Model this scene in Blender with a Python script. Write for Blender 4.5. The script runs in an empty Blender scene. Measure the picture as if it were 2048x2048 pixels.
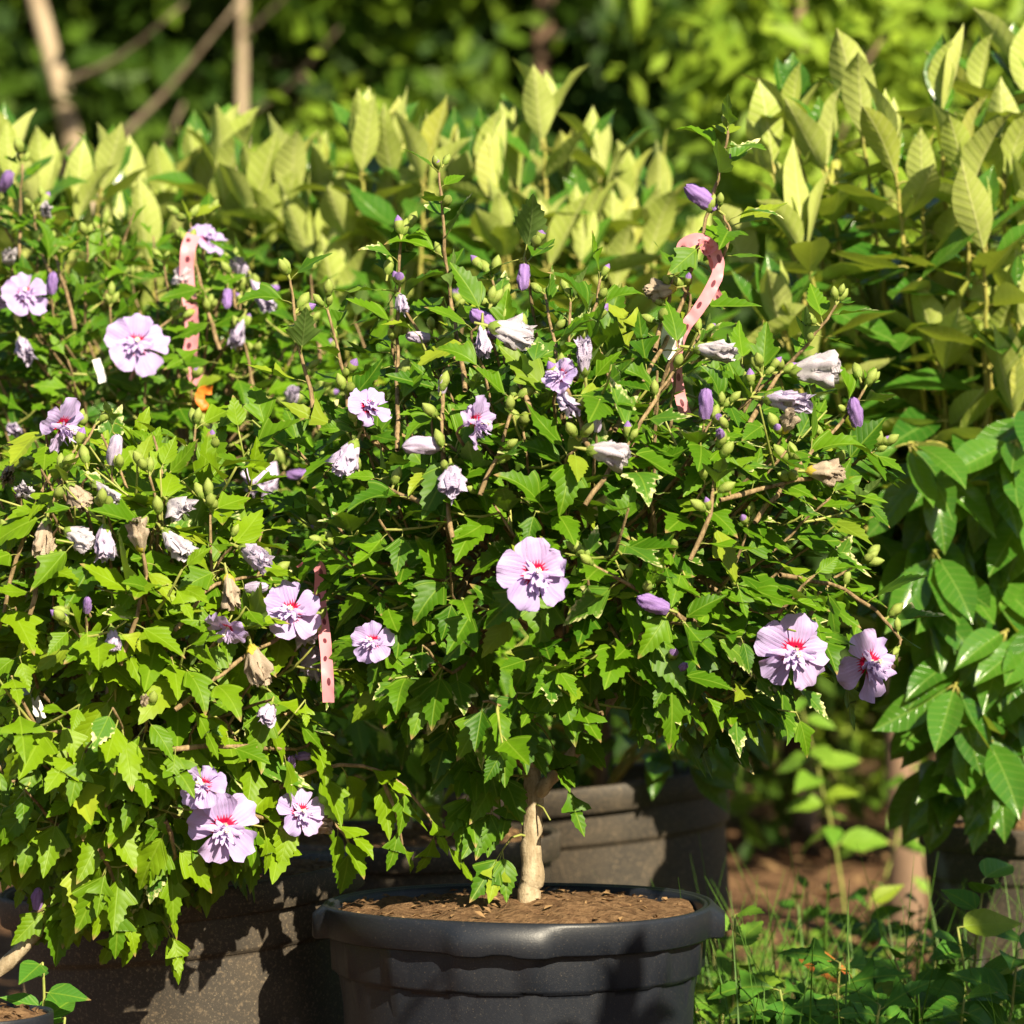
import bpy, math, random
import numpy as np
from mathutils import Vector, Matrix, noise

# ------------------------------------------------------------------ camera, sky, sun, exposure
scene = bpy.context.scene
COL = scene.collection
FPX, CAMZ, CAMY = 7253.0, 0.83, -4.0          # focal length in photo pixels (2048 wide)
cd = bpy.data.cameras.new('camera'); cam = bpy.data.objects.new('camera', cd); COL.objects.link(cam)
cam.location = (0, CAMY, CAMZ); cam.rotation_euler = (math.radians(90), 0, 0)
cd.sensor_fit = 'HORIZONTAL'; cd.sensor_width = 24; cd.lens = 85
cd.clip_start = 0.05; cd.clip_end = 600
cd.dof.use_dof = True; cd.dof.focus_distance = 3.90; cd.dof.aperture_fstop = 3.9; cd.dof.aperture_blades = 9
scene.camera = cam
SUN_EL, SUN_AZ = math.radians(34), math.radians(27)     # behind the camera, to the right
SUN = Vector((math.sin(SUN_AZ)*math.cos(SUN_EL), -math.cos(SUN_AZ)*math.cos(SUN_EL), math.sin(SUN_EL)))
w = bpy.data.worlds.new('World'); scene.world = w; w.use_nodes = True
bg = w.node_tree.nodes['Background']; sk = w.node_tree.nodes.new('ShaderNodeTexSky')
sk.sky_type = 'NISHITA'; sk.sun_disc = False; sk.sun_elevation = SUN_EL; sk.sun_rotation = math.pi - SUN_AZ
w.node_tree.links.new(sk.outputs[0], bg.inputs[0]); bg.inputs[1].default_value = 0.05
sl = bpy.data.lights.new('sun', 'SUN'); sl.energy = 5.0; sl.angle = math.radians(0.5); sl.color = (1.0, 0.87, 0.64)
so = bpy.data.objects.new('sun', sl); COL.objects.link(so)
so.rotation_euler = SUN.to_track_quat('Z', 'Y').to_euler(); so.location = (2, -3, 6)
vs = scene.view_settings; vs.view_transform = 'Standard'; vs.look = 'None'; vs.gamma = 1; vs.use_curve_mapping = False
vs.exposure = 1.12
scene.cycles.max_bounces = 8; scene.cycles.diffuse_bounces = 2; scene.cycles.transmission_bounces = 3

def P(px, py, d):                              # photo pixel at a known distance -> world point
    return Vector(((px-1024)*d/FPX, CAMY+d, CAMZ-(py-1024)*d/FPX))
def proj(v):
    d = v.y-CAMY
    return 1024+v.x*FPX/d, 1024-(v.z-CAMZ)*FPX/d, d

# ------------------------------------------------------------------ materials
class NT:
    def __init__(s, name):
        s.m = bpy.data.materials.new(name); s.m.use_nodes = True
        s.t = s.m.node_tree; s.t.nodes.clear(); s.out = s.n('ShaderNodeOutputMaterial')
    def n(s, ty, **kw):
        nd = s.t.nodes.new(ty)
        for k, v in kw.items():
            if k.startswith('i_'):
                key = k[2:]; key = int(key) if key.isdigit() else key.replace('_', ' ')
                s.set(nd.inputs[key], v)
            else: setattr(nd, k, v)
        return nd
    def set(s, inp, v):
        if isinstance(v, bpy.types.NodeSocket): s.t.links.new(v, inp)
        elif isinstance(v, bpy.types.Node): s.t.links.new(v.outputs[0], inp)
        else:
            if isinstance(v, tuple) and len(v) == 3 and inp.type == 'RGBA': v = (*v, 1)
            inp.default_value = v
    def math(s, op, a, b=0.0, c=0.0, clamp=False):
        nd = s.n('ShaderNodeMath', operation=op, use_clamp=clamp)
        s.set(nd.inputs[0], a); s.set(nd.inputs[1], b); s.set(nd.inputs[2], c); return nd.outputs[0]
    def mix(s, f, a, b, blend='MIX'):
        nd = s.n('ShaderNodeMix', data_type='RGBA', blend_type=blend)
        s.set(nd.inputs[0], f); s.set(nd.inputs[6], a); s.set(nd.inputs[7], b); return nd.outputs[2]
    def ramp(s, v, lo, hi, a=0.0, b=1.0):
        nd = s.n('ShaderNodeMapRange', interpolation_type='SMOOTHSTEP')
        for i, x in enumerate((v, lo, hi, a, b)): s.set(nd.inputs[i], x)
        return nd.outputs[0]
    def noise(s, scale, detail=2.0, vec=None, rough=0.5):
        nd = s.n('ShaderNodeTexNoise'); nd.inputs['Scale'].default_value = scale
        nd.inputs['Detail'].default_value = detail; nd.inputs['Roughness'].default_value = rough
        if vec is not None: s.set(nd.inputs['Vector'], vec)
        return nd.outputs[0]
    def rnd(s, salt=0.0):
        o = s.n('ShaderNodeObjectInfo').outputs['Random']; g = s.n('ShaderNodeNewGeometry').outputs['Random Per Island']
        return s.math('FRACT', s.math('MULTIPLY_ADD', s.math('ADD', o, g), 7.31+salt, salt))
    def uv(s):
        sep = s.n('ShaderNodeSeparateXYZ'); s.set(sep.inputs[0], s.n('ShaderNodeUVMap', uv_map='UVMap').outputs[0])
        return sep.outputs[0], sep.outputs[1]
    def gen(s): return s.n('ShaderNodeNewGeometry').outputs['Position']
    def obj(s): return s.n('ShaderNodeTexCoord').outputs['Object']
    def pbr(s, col, rough=0.5, spec=0.5, bump=None, bstr=0.3, bdist=0.002, trans=None, tf=0.3, metal=0.0):
        p = s.n('ShaderNodeBsdfPrincipled'); s.set(p.inputs['Base Color'], col); s.set(p.inputs['Roughness'], rough)
        s.set(p.inputs['Specular IOR Level'], spec)
        if bump is not None:
            b = s.n('ShaderNodeBump'); b.inputs['Strength'].default_value = bstr; b.inputs['Distance'].default_value = bdist
            s.set(b.inputs['Height'], bump); s.set(p.inputs['Normal'], b.outputs[0])
        o = p.outputs[0]
        if trans is not None:
            tr = s.n('ShaderNodeBsdfTranslucent'); s.set(tr.inputs[0], trans)
            mx = s.n('ShaderNodeMixShader'); s.set(mx.inputs[0], tf); s.set(mx.inputs[1], o); s.set(mx.inputs[2], tr.outputs[0]); o = mx.outputs[0]
        s.t.links.new(o, s.out.inputs[0]); return s.m

def hib_leaf_mat(name, c0, c1, varieg=False, tcol=(0.22, 0.42, 0.01), back=(0.13, 0.22, 0.05)):
    k = NT(name); u, v = k.uv(); av = k.math('ABSOLUTE', v)
    mid = k.ramp(av, 0.008, 0.022, 1, 0)
    pal = k.math('ABSOLUTE', k.math('SUBTRACT', av, k.math('MULTIPLY', u, 0.78)))
    pal = k.math('MULTIPLY', k.ramp(pal, 0.006, 0.02, 1, 0), k.ramp(u, 0.42, 0.5, 1, 0))
    fr = k.math('FRACT', k.math('MULTIPLY', k.math('SUBTRACT', u, k.math('MULTIPLY', av, 1.15)), 7.0))
    sec = k.math('ABSOLUTE', k.math('SUBTRACT', fr, 0.5)); secl = k.math('MULTIPLY', k.ramp(sec, 0.03, 0.10, 1, 0), 0.28)
    vein = k.math('MAXIMUM', k.math('MAXIMUM', mid, pal), secl)
    r = k.rnd(); r2 = k.rnd(3.7)
    nz = k.noise(60, 2, k.gen())
    col = k.mix(r, c0, c1)
    col = k.mix(k.ramp(r2, 0.90, 0.99, 0, 0.7), col, (0.34, 0.40, 0.03))
    col = k.mix(k.math('MULTIPLY', nz, 0.35), col, (c0[0]*0.5, c0[1]*0.55, c0[2]*0.5))
    col = k.mix(k.math('MULTIPLY', vein, 0.42), col, (0.22, 0.34, 0.03))
    # scorched tip on a few leaves
    col = k.mix(k.math('MULTIPLY', k.ramp(u, 0.86, 0.98), k.ramp(r2, 0.35, 0.2, 0, 1)), col, (0.30, 0.20, 0.08))
    if varieg:
        n2 = k.noise(170, 3, k.gen())
        e = k.math('ADD', k.math('MULTIPLY', av, 1.5), k.math('MULTIPLY', u, 0.75))
        f = k.ramp(k.math('ADD', e, k.math('MULTIPLY', n2, 0.9)), 1.05, 1.3)
        col = k.mix(f, col, (0.72, 0.70, 0.34))
        tcol = k.mix(f, tcol, (0.55, 0.52, 0.20))
    bf = k.n('ShaderNodeNewGeometry').outputs['Backfacing']
    col = k.mix(bf, col, k.mix(k.math('MULTIPLY', vein, 0.5), back, (0.24, 0.34, 0.10)))
    h = k.math('ADD', k.math('MULTIPLY', k.math('COSINE', k.math('MULTIPLY', fr, 6.283)), 0.18), k.math('SUBTRACT', nz, vein))
    return k.pbr(col, k.mix(bf, (0.48,)*3, (0.65,)*3), 0.24, h, 0.35, 0.0012, trans=tcol, tf=0.18)

def laurel_leaf_mat(name):
    k = NT(name); u, v = k.uv(); av = k.math('ABSOLUTE', v)
    mid = k.ramp(av, 0.006, 0.016, 1, 0)
    fr = k.math('FRACT', k.math('MULTIPLY', k.math('SUBTRACT', u, k.math('MULTIPLY', av, 0.75)), 9.0))
    sec = k.ramp(k.math('ABSOLUTE', k.math('SUBTRACT', fr, 0.5)), 0.03, 0.10, 1, 0)
    vein = k.math('MAXIMUM', mid, k.math('MULTIPLY', sec, 0.6))
    r = k.rnd(); r2 = k.rnd(2.9); nz = k.noise(55, 2, k.gen()); nf = k.noise(240, 2, k.gen())
    top = k.mix(r, (0.030, 0.115, 0.012), (0.075, 0.20, 0.018))
    top = k.mix(k.math('MULTIPLY', vein, 0.4), top, (0.24, 0.36, 0.07))
    bot = k.mix(r, (0.37, 0.46, 0.085), (0.54, 0.60, 0.19))
    bot = k.mix(k.ramp(r2, 0.82, 0.97, 0, 0.5), bot, (0.52, 0.47, 0.08))
    bot = k.mix(k.math('MULTIPLY', nz, 0.35), bot, (0.24, 0.31, 0.04))
    bot = k.mix(k.math('MULTIPLY', vein, 0.55), bot, (0.66, 0.68, 0.30))
    bf = k.n('ShaderNodeNewGeometry').outputs['Backfacing']
    col = k.mix(bf, top, bot)
    puck = k.math('COSINE', k.math('MULTIPLY', fr, 6.283))
    h = k.math('ADD', k.math('MULTIPLY', puck, k.math('MULTIPLY_ADD', bf, -.34, -.08)), k.math('ADD', k.math('MULTIPLY', nz, 1.6), k.math('MULTIPLY', nf, 0.55)))
    h = k.math('SUBTRACT', h, vein)
    return k.pbr(col, k.mix(bf, (0.24,)*3, (0.46,)*3), k.mix(bf, (0.5,)*3, (0.32,)*3), h, 0.45, 0.0011, trans=(0.40, 0.50, 0.04), tf=0.25)

def petal_mat():
    k = NT('petal'); u, v = k.uv()
    n1 = k.noise(14, 3, k.n('ShaderNodeCombineXYZ', i_0=k.math('MULTIPLY', v, 1.0), i_1=k.math('MULTIPLY', u, 0.12)).outputs[0])
    st = k.math('ABSOLUTE', k.math('SINE', k.math('ADD', k.math('MULTIPLY', v, 17.0), k.math('MULTIPLY', n1, 5.0))))
    streak = k.ramp(st, 0.75, 1.0)
    base = k.mix(k.rnd(), (0.58, 0.45, 0.74), (0.48, 0.39, 0.75))
    base = k.mix(k.math('MULTIPLY', streak, k.ramp(u, 0.95, 0.3, 0.04, 0.32)), base, (0.48, 0.20, 0.50))
    base = k.mix(k.ramp(u, 0.75, 1.0, 0, 0.35), base, (0.56, 0.46, 0.80))
    lim = k.math('ADD', 0.245, k.math('MULTIPLY', streak, 0.10))
    red = k.ramp(k.math('SUBTRACT', u, lim), -0.03, 0.05, 1, 0)
    red = k.math('MULTIPLY', red, k.ramp(u, 0.07, 0.13))
    base = k.mix(red, base, (0.55, 0.004, 0.055))
    base = k.mix(k.ramp(u, 0.06, 0.12, 1, 0), base, (0.85, 0.80, 0.40))
    return k.pbr(base, 0.6, 0.15, k.math('ADD', st, k.math('MULTIPLY', n1, 1.5)), 0.35, 0.0012, trans=k.mix(red, (0.62, 0.40, 0.74), (0.5, 0.01, 0.05)), tf=0.28)

def wilt_mat(name, a, b, dark):
    k = NT(name); n = k.noise(90, 4, k.obj()); u, v = k.uv()
    st = k.math('SINE', k.math('ADD', k.math('MULTIPLY', v, 46.0), k.math('MULTIPLY', n, 9.0)))
    c = k.mix(n, a, b); c = k.mix(k.ramp(st, 0.55, 1.0, 0, 0.55), c, dark)
    return k.pbr(c, 0.75, 0.1, k.math('ADD', st, k.math('MULTIPLY', n, 3)), 0.5, 0.001, trans=a, tf=0.18)

def plain(name, c0, c1, scale=40, rough=0.6, spec=0.3, bstr=0.3, bdist=0.002, trans=None, tf=0.25, detail=4):
    k = NT(name); n = k.noise(scale, detail, k.obj(), 0.6)
    c = k.mix(k.ramp(n, 0.3, 0.7), c0, c1)
    return k.pbr(c, rough, spec, n, bstr, bdist, trans=trans, tf=tf)

def bark_mat(name, a, b, c, sc=60):
    k = NT(name); mp = k.n('ShaderNodeMapping'); k.set(mp.inputs[0], k.gen()); mp.inputs['Scale'].default_value = (1, 1, 0.3)
    n1 = k.noise(sc, 5, mp.outputs[0], 0.65); n2 = k.noise(sc*4, 3, k.gen())
    col = k.mix(k.ramp(n1, 0.35, 0.65), a, b); col = k.mix(k.ramp(n2, 0.58, 0.72, 0, 0.6), col, c)
    return k.pbr(col, 0.8, 0.2, k.math('ADD', n1, k.math('MULTIPLY', n2, 0.4)), 0.6, 0.003)

def pot_mat(name, base, dust, amount, rough=0.45):
    k = NT(name); n1 = k.noise(9, 5, k.obj(), 0.6); n2 = k.noise(620, 2, k.obj()); n3 = k.noise(260, 3, k.obj())
    sp = k.ramp(n2, 0.62, 0.74, 0, 1)
    sp2 = k.ramp(n3, 0.52, 0.72, 0, 1)
    f = k.math('MULTIPLY', k.ramp(n1, 0.35, 0.75, 0.25, 1), amount)
    c = k.mix(f, base, dust)
    c = k.mix(k.math('MULTIPLY', sp2, amount), c, tuple(x*1.5 for x in dust))
    c = k.mix(k.math('MULTIPLY', sp, 0.75*amount), c, (0.32, 0.26, 0.17))
    wv = k.n('ShaderNodeTexWave', i_Scale=1.2, i_Distortion=9.0, i_Detail=3.0); k.set(wv.inputs[0], k.obj())
    scr = k.math('MULTIPLY', k.ramp(wv.outputs['Fac'], 0.985, 1.0), k.ramp(n1, 0.55, 0.7))
    c = k.mix(k.math('MULTIPLY', scr, 0.4), c, (0.35, 0.36, 0.4))
    rg = k.math('ADD', rough, k.math('MULTIPLY', f, 0.45), clamp=True)
    return k.pbr(c, rg, 0.5, k.math('ADD', k.math('MULTIPLY', n2, 0.4), n1), 0.25, 0.0015)

MAT = {}
MAT['hib'] = hib_leaf_mat('rose_of_sharon_leaf', (0.032, 0.110, 0.003), (0.115, 0.245, 0.004))
MAT['hibv'] = hib_leaf_mat('variegated_leaf', (0.050, 0.150, 0.012), (0.10, 0.23, 0.02), True)
MAT['hiby'] = hib_leaf_mat('yellow_green_leaf', (0.065, 0.165, 0.003), (0.190, 0.310, 0.005), tcol=(0.34, 0.50, 0.01))  # naturally yellower leaf colour of the left shrub
MAT['laurel'] = laurel_leaf_mat('laurel_leaf')
MAT['petal'] = petal_mat()
MAT['petaloid'] = plain('petaloid', (0.52, 0.40, 0.76), (0.70, 0.58, 0.84), 30, 0.6, 0.15, 0.5, 0.001, (0.6, 0.4, 0.75), 0.25)
MAT['pistil'] = plain('pistil', (0.80, 0.76, 0.55), (0.88, 0.85, 0.75), 300)
MAT['wl'] = wilt_mat('wilted_lavender', (0.58, 0.49, 0.74), (0.72, 0.66, 0.80), (0.20, 0.11, 0.30))
MAT['wg'] = wilt_mat('wilted_grey', (0.62, 0.58, 0.68), (0.74, 0.70, 0.74), (0.16, 0.11, 0.20))
MAT['wb'] = wilt_mat('wilted_brown', (0.44, 0.34, 0.24), (0.62, 0.53, 0.42), (0.14, 0.09, 0.07))
MAT['fu'] = wilt_mat('furled_purple', (0.30, 0.17, 0.54), (0.50, 0.34, 0.70), (0.14, 0.06, 0.32))
MAT['calyx'] = plain('calyx', (0.16, 0.27, 0.035), (0.30, 0.40, 0.08), 120, 0.55, 0.3, 0.3, 0.001, (0.3, 0.45, 0.03), 0.2)
MAT['calyxy'] = plain('calyx_yellowed', (0.50, 0.42, 0.05), (0.62, 0.50, 0.08), 120, 0.55, 0.3, 0.3, 0.001, (0.5, 0.45, 0.03), 0.2)
MAT['bud'] = plain('bud', (0.16, 0.26, 0.03), (0.40, 0.46, 0.12), 90, 0.5, 0.3, 0.35, 0.001, (0.3, 0.42, 0.04), 0.15)
MAT['twig'] = bark_mat('twig_bark', (0.15, 0.105, 0.050), (0.33, 0.235, 0.125), (0.08, 0.055, 0.03), 160)
MAT['greentwig'] = plain('green_twig', (0.20, 0.26, 0.05), (0.34, 0.34, 0.09), 60, 0.5)
MAT['trunk'] = bark_mat('trunk_bark', (0.27, 0.21, 0.13), (0.46, 0.38, 0.26), (0.16, 0.12, 0.07), 90)
MAT['lstem'] = plain('laurel_stem', (0.26, 0.28, 0.05), (0.42, 0.36, 0.10), 50, 0.5)
MAT['lbark'] = bark_mat('laurel_bark', (0.15, 0.10, 0.06), (0.24, 0.17, 0.10), (0.08, 0.06, 0.04), 70)
MAT['pot'] = pot_mat('black_plastic', (0.010, 0.013, 0.020), (0.028, 0.028, 0.030), 0.2, 0.40)
MAT['potd'] = pot_mat('dusty_plastic', (0.018, 0.017, 0.016), (0.10, 0.075, 0.048), 0.75, 0.5)
MAT['soil'] = plain('soil', (0.10, 0.055, 0.028), (0.22, 0.135, 0.07), 90, 0.95, 0.1, 1.0, 0.008, detail=8)
MAT['chip'] = plain('bark_chip', (0.12, 0.07, 0.035), (0.30, 0.19, 0.09), 14, 0.9, 0.1, 0.5)

# ------------------------------------------------------------------ mesh templates
class T:
    def __init__(s): s.V = []; s.F = []; s.UV = []; s.MI = []; s.mats = []
    def mi(s, m):
        m = MAT[m]
        if m not in s.mats: s.mats.append(m)
        return s.mats.index(m)
    def grid(s, pts, uvs, nu, nv, mat, close=False):      # pts row-major nu x nv
        b = len(s.V); s.V += [tuple(p) for p in pts]; s.UV += uvs; i_ = s.mi(mat)
        for i in range(nu-1):
            for j in range(nv if close else nv-1):
                j2 = (j+1) % nv
                s.F.append((b+i*nv+j, b+(i+1)*nv+j, b+(i+1)*nv+j2, b+i*nv+j2)); s.MI.append(i_)
    def add(s, o, M=None):
        b = len(s.V); s.V += [tuple(M @ Vector(v)) for v in o.V] if M else o.V; s.UV += o.UV
        mm = [s.mats.index(m) if m in s.mats else (s.mats.append(m) or len(s.mats)-1) for m in o.mats]
        s.F += [tuple(i+b for i in f) for f in o.F]; s.MI += [mm[i] for i in o.MI]
    def mesh(s, name, smooth=True):
        me = bpy.data.meshes.new(name); me.from_pydata(s.V, [], s.F)
        for m in s.mats: me.materials.append(m)
        me.polygons.foreach_set('material_index', s.MI)
        me.polygons.foreach_set('use_smooth', [smooth]*len(s.F))
        ul = me.uv_layers.new(name='UVMap'); li = np.empty(len(me.loops), np.int32); me.loops.foreach_get('vertex_index', li)
        ul.data.foreach_set('uv', np.array(s.UV, np.float32)[li].ravel()); me.update(); return me

def tube(t, pts, radii, mat, sides=6, lump=0.0, rng=None):
    pts = [Vector(p) for p in pts]; n = len(pts)
    tan = [(pts[min(i+1, n-1)]-pts[max(i-1, 0)]).normalized() for i in range(n)]
    x = tan[0].orthogonal().normalized(); P_, U_ = [], []; L = 0
    for i in range(n):
        x = (x-tan[i]*x.dot(tan[i])).normalized(); y = tan[i].cross(x)
        if i: L += (pts[i]-pts[i-1]).length
        for k in range(sides):
            a = 2*math.pi*k/sides; r = radii[i]*(1+(rng.uniform(-lump, lump) if rng else 0))
            P_.append(pts[i]+(x*math.cos(a)+y*math.sin(a))*r); U_.append((L, k/sides))
    e = pts[-1]+tan[-1]*radii[-1]*0.6
    P_ += [e]*sides; U_ += [(L, 0.5)]*sides
    t.grid(P_, U_, n+1, sides, mat, True)

def catmull(pts, n):
    pts = [Vector(p) for p in pts]
    if len(pts) == 2: return [pts[0].lerp(pts[1], i/(n-1)) for i in range(n)]
    q = [pts[0]*2-pts[1]]+pts+[pts[-1]*2-pts[-2]]; out = []; m = len(pts)-1
    for i in range(n):
        f = i/(n-1)*m; k = min(int(f), m-1); t = f-k; a, b, c, d = q[k:k+4]
        out.append(0.5*((2*b)+(c-a)*t+(2*a-5*b+4*c-d)*t*t+(3*b-a-3*c+d)*t**3))
    return out

HIB = {'lobed': [(0, .012), (.05, .07), (.14, .16), (.24, .235), (.32, .30), (.40, .345), (.43, .30), (.45, .205), (.52, .175), (.60, .205), (.63, .155), (.73, .155), (.765, .10), (.90, .058), (1.0, .004)],
       'ovate': [(0, .012), (.05, .09), (.13, .185), (.23, .255), (.33, .275), (.41, .295), (.43, .235), (.53, .255), (.555, .19), (.67, .20), (.695, .14), (.80, .135), (.82, .08), (.93, .045), (1.0, .004)],
       'deep': [(0, .010), (.07, .045), (.18, .10), (.28, .19), (.38, .30), (.47, .345), (.475, .27), (.45, .15), (.55, .13), (.63, .16), (.68, .125), (.78, .125), (.82, .08), (.92, .045), (1.0, .004)]}
def leaf_tmpl(prof, mat, rng, fold, curl, wave, twist=0.0, pet=0.22, petmat='greentwig', midrow=True, asym=0.06):
    t = T(); ph = rng.uniform(0, 6.28); k = rng.uniform(7, 12)
    def bend(x, y, w):
        z = abs(y)*math.tan(fold)+wave*math.sin(k*x+ph+(1.5 if y > 0 else 0))*abs(y)*2.2+wave*0.35*math.sin(4*x+ph)
        tw = twist*x; y2, z2 = y*math.cos(tw)-z*math.sin(tw), y*math.sin(tw)+z*math.cos(tw)
        c = curl if abs(curl) > 1e-3 else 1e-3; a = c*x
        return (math.sin(a)/c+z2*math.sin(a), y2, -(1-math.cos(a))/c+z2*math.cos(a))
    P_, U_ = [], []; al, ar = 1+rng.uniform(-asym, asym), 1+rng.uniform(-asym, asym)
    for x, wd in prof:
        for f in ((-1, -.5, 0, .5, 1) if midrow else (-1, 0, 1)):
            y = f*wd*(al if f < 0 else ar); xm = x if abs(f) == 1 or x < .3 else x*0.97+0.03*x
            P_.append(bend(xm, y, wd)); U_.append((x, y))
    t.grid(P_, U_, len(prof), 5 if midrow else 3, mat)
    if pet:
        tube(t, [(-pet, 0, -0.02), (-pet*.5, 0, 0.005), (0.03, 0, 0.0)], [.016, .013, .012], petmat, 3)
    return t
LAUR = [(0, .008), (.05, .045), (.15, .115), (.30, .18), (.45, .205), (.60, .19), (.74, .145), (.86, .08), (.94, .03), (1.0, .003)]
WEED = [(0, .01), (.04, .14), (.12, .22), (.25, .26), (.42, .25), (.60, .18), (.78, .10), (.92, .035), (1, .003)]
R0 = random.Random(4)
TM = {}
def reg(key, t): TM[key] = (t, t.mesh(key.split('-')[0]))
for key, mat in (('hib', 'hib'), ('hibv', 'hibv'), ('hiby', 'hiby')):
    for i in range(12):
        kind = ('lobed', 'ovate', 'lobed', 'deep')[i % 4]
        reg(f'{key}-{i}', leaf_tmpl(HIB[kind], mat, R0, R0.uniform(.05, .45), R0.uniform(-.2, 1.0), R0.uniform(.02, .10), R0.uniform(-.35, .35)))
for i in range(12):
    reg(f'laurel-{i}', leaf_tmpl(LAUR, 'laurel', R0, R0.uniform(.15, .7), R0.uniform(-.45, .7), R0.uniform(.03, .10), R0.uniform(-.5, .5), .12, 'lstem'))

def calyx(t, r, mat='calyx', rng=R0):
    nu, nv = 4, 15; P_, U_ = [], []
    for i in range(nu):
        s = i/(nu-1)
        for j in range(nv):
            a = 2*math.pi*j/nv; lobe = 0.5+0.5*math.cos(5*a)
            rr = r*(0.25+0.85*math.sin(min(1, s*1.1)*1.45)); zz = r*(-0.25+s*(1.0+1.1*lobe*s))
            P_.append((zz, rr*math.cos(a), rr*math.sin(a))); U_.append((s, j/nv))
    t.grid(P_, U_, nu, nv, mat, True)
    for j in range(7):
        a = 2*math.pi*j/7+rng.uniform(-.2, .2); e = Vector((0, math.cos(a), math.sin(a))); sd = Vector((0, -math.sin(a), math.cos(a)))
        q = []
        for s in (0, .5, 1):
            c = Vector((r*(-0.2+1.3*s), 0, 0))+e*r*(0.5+1.0*s-0.35*s*s); q += [c-sd*r*.13*(1-s*.9), c+sd*r*.13*(1-s*.9)]
        t.grid(q, [(0, 0)]*6, 3, 2, mat)

def bud_tmpl(rng, tip=None):
    t = T(); nu, nv = 7, 10; P_, U_ = [], []; tw = rng.uniform(.2, .6)
    for i in range(nu):
        s = i/(nu-1)
        for j in range(nv):
            a = 2*math.pi*j/nv+tw*s; rr = 0.36*math.sin(math.pi*min(.985, s*.95+.05))**0.85*(.86+.20*abs(math.cos(2.5*a)))
            P_.append((s*1.25, rr*math.cos(a), rr*math.sin(a))); U_.append((s, j/nv))
    t.grid(P_, U_, nu, nv, 'bud', True)
    if tip:
        b = len(t.F)-2*nv
        for q in range(b, len(t.F)): t.MI[q] = t.mi(tip)
    c = T(); calyx(c, 0.30, 'calyx', rng); t.add(c)
    tube(t, [(-.5, 0, 0), (-.02, 0, 0)], [.09, .10], 'greentwig', 4)
    return t
for i in range(5): reg(f'flower_bud-{i}', bud_tmpl(R0, 'fu' if i == 4 else None))

def wilt_tmpl(rng, mat, style, cal='calyx'):
    t = T(); nu, nv = 11, 26; P_, U_ = [], []
    tw = rng.uniform(1.2, 2.4)*(1 if rng.random() < .5 else -1); ph = rng.uniform(0, 6); sx = rng.uniform(.45, .8); bx = rng.uniform(-.35, .35)
    off = Vector((rng.uniform(0, 50),)*3)
    for i in range(nu):
        s = i/(nu-1)
        for j in range(nv):
            a = 2*math.pi*j/nv
            if style == 'furl':
                fold = ((a+tw*s)*5/6.283) % 1; rr = (0.11+0.135*math.sin(math.pi*min(1, .15+s*.78))**.9)*(.80+.32*fold)
                nn = noise.noise(Vector((math.cos(a)*3, math.sin(a)*3, s*4))+off)
                rr *= (1-.70*max(0, (s-.84)/.16)**2)*(1+.30*nn*s); zz = s*(1+.10*nn*max(0, s-.6)+.05*fold*s)
            else:
                rr = (0.09+0.27*s**.7)*(1+.30*math.sin(5*a+ph+tw*s)*s+.16*math.sin(11*a-ph)*s)
                nn = noise.noise(Vector((math.cos(a)*2.2, math.sin(a)*2.2, s*3.0))+off); n2 = noise.noise(Vector((math.cos(a)*6, math.sin(a)*6, s*7.0))+off)
                rr *= 1+.8*nn*s+.75*n2*s; rr *= 1-.5*max(0, s-.6)/.4
                zz = s*(0.86+.22*nn+.16*n2)
            P_.append((zz, rr*math.cos(a)+bx*s*s*.4, rr*math.sin(a)*(sx if style != 'furl' else 1))); U_.append((s, j/nv))
    t.grid(P_, U_, nu, nv, mat, True)
    if style != 'furl':                                  # withered inner folds
        for q in range(5):
            a = rng.uniform(0, 6.28); rr = rng.uniform(.05, .2); pp = []
            for i in range(4):
                for j in range(4):
                    s = .45+.5*i/3; pp.append((s+rng.uniform(-.05, .05), rr*math.cos(a)+(j-1.5)*.07+rng.uniform(-.05, .05), rr*math.sin(a)+rng.uniform(-.09, .09)))
            t.grid(pp, [(0.5, .1*z) for z in range(16)], 4, 4, mat)
    c = T(); calyx(c, 0.15, cal, rng); t.add(c)
    tube(t, [(-.35, 0, 0), (-.02, 0, 0)], [.035, .05], 'greentwig', 4)
    return t
for mk in ('wl', 'wg', 'wb'):
    for i in range(5): reg(f'wilted_flower-{mk}{i}', wilt_tmpl(R0, mk, 'wilt', 'calyxy' if mk == 'wb' and i < 2 else 'calyx'))
for i in range(5): reg(f'furled_flower-{i}', wilt_tmpl(R0, 'fu' if i < 3 else 'wl', 'furl'))

def petal_tmpl(rng, wilt=0.0):
    t = T(); nu, nv = 9, 9; P_, U_ = [], []; ph = rng.uniform(0, 6); off = Vector((rng.uniform(0, 90), 3, 7))
    for i in range(nu):
        u = i/(nu-1); wd = 0.06+0.44*math.sin(min(1, u*1.10)*1.5)**1.2
        for j in range(nv):
            v = -1+2*j/(nv-1); x = u*(1-.20*abs(v)**2.5*u+.035*math.sin(v*7+ph)*u)
            y = v*wd*(1 if u < .9 else .93)
            nn = noise.noise(Vector((x*3.2, y*3.2, 0))+off); n2 = noise.noise(Vector((x*8, y*8, 0))+off)
            z = .30*u**1.6-.22*u**3+.10*abs(v)**2*u*(1-u)*1.5+(.07+.12*wilt)*math.sin(v*6+ph)*u**3+(.16+.26*wilt)*nn*u*u+(.06+.09*wilt)*n2*u
            P_.append((x-(.25*wilt*u*u), y*(1-.25*wilt*u), z)); U_.append((u, v*(.35+.65*u)))
    t.grid(P_, U_, nu, nv, 'petal'); return t
for i in range(6): reg(f'petal-{i}', petal_tmpl(R0, .15 if i < 4 else .8))
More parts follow.
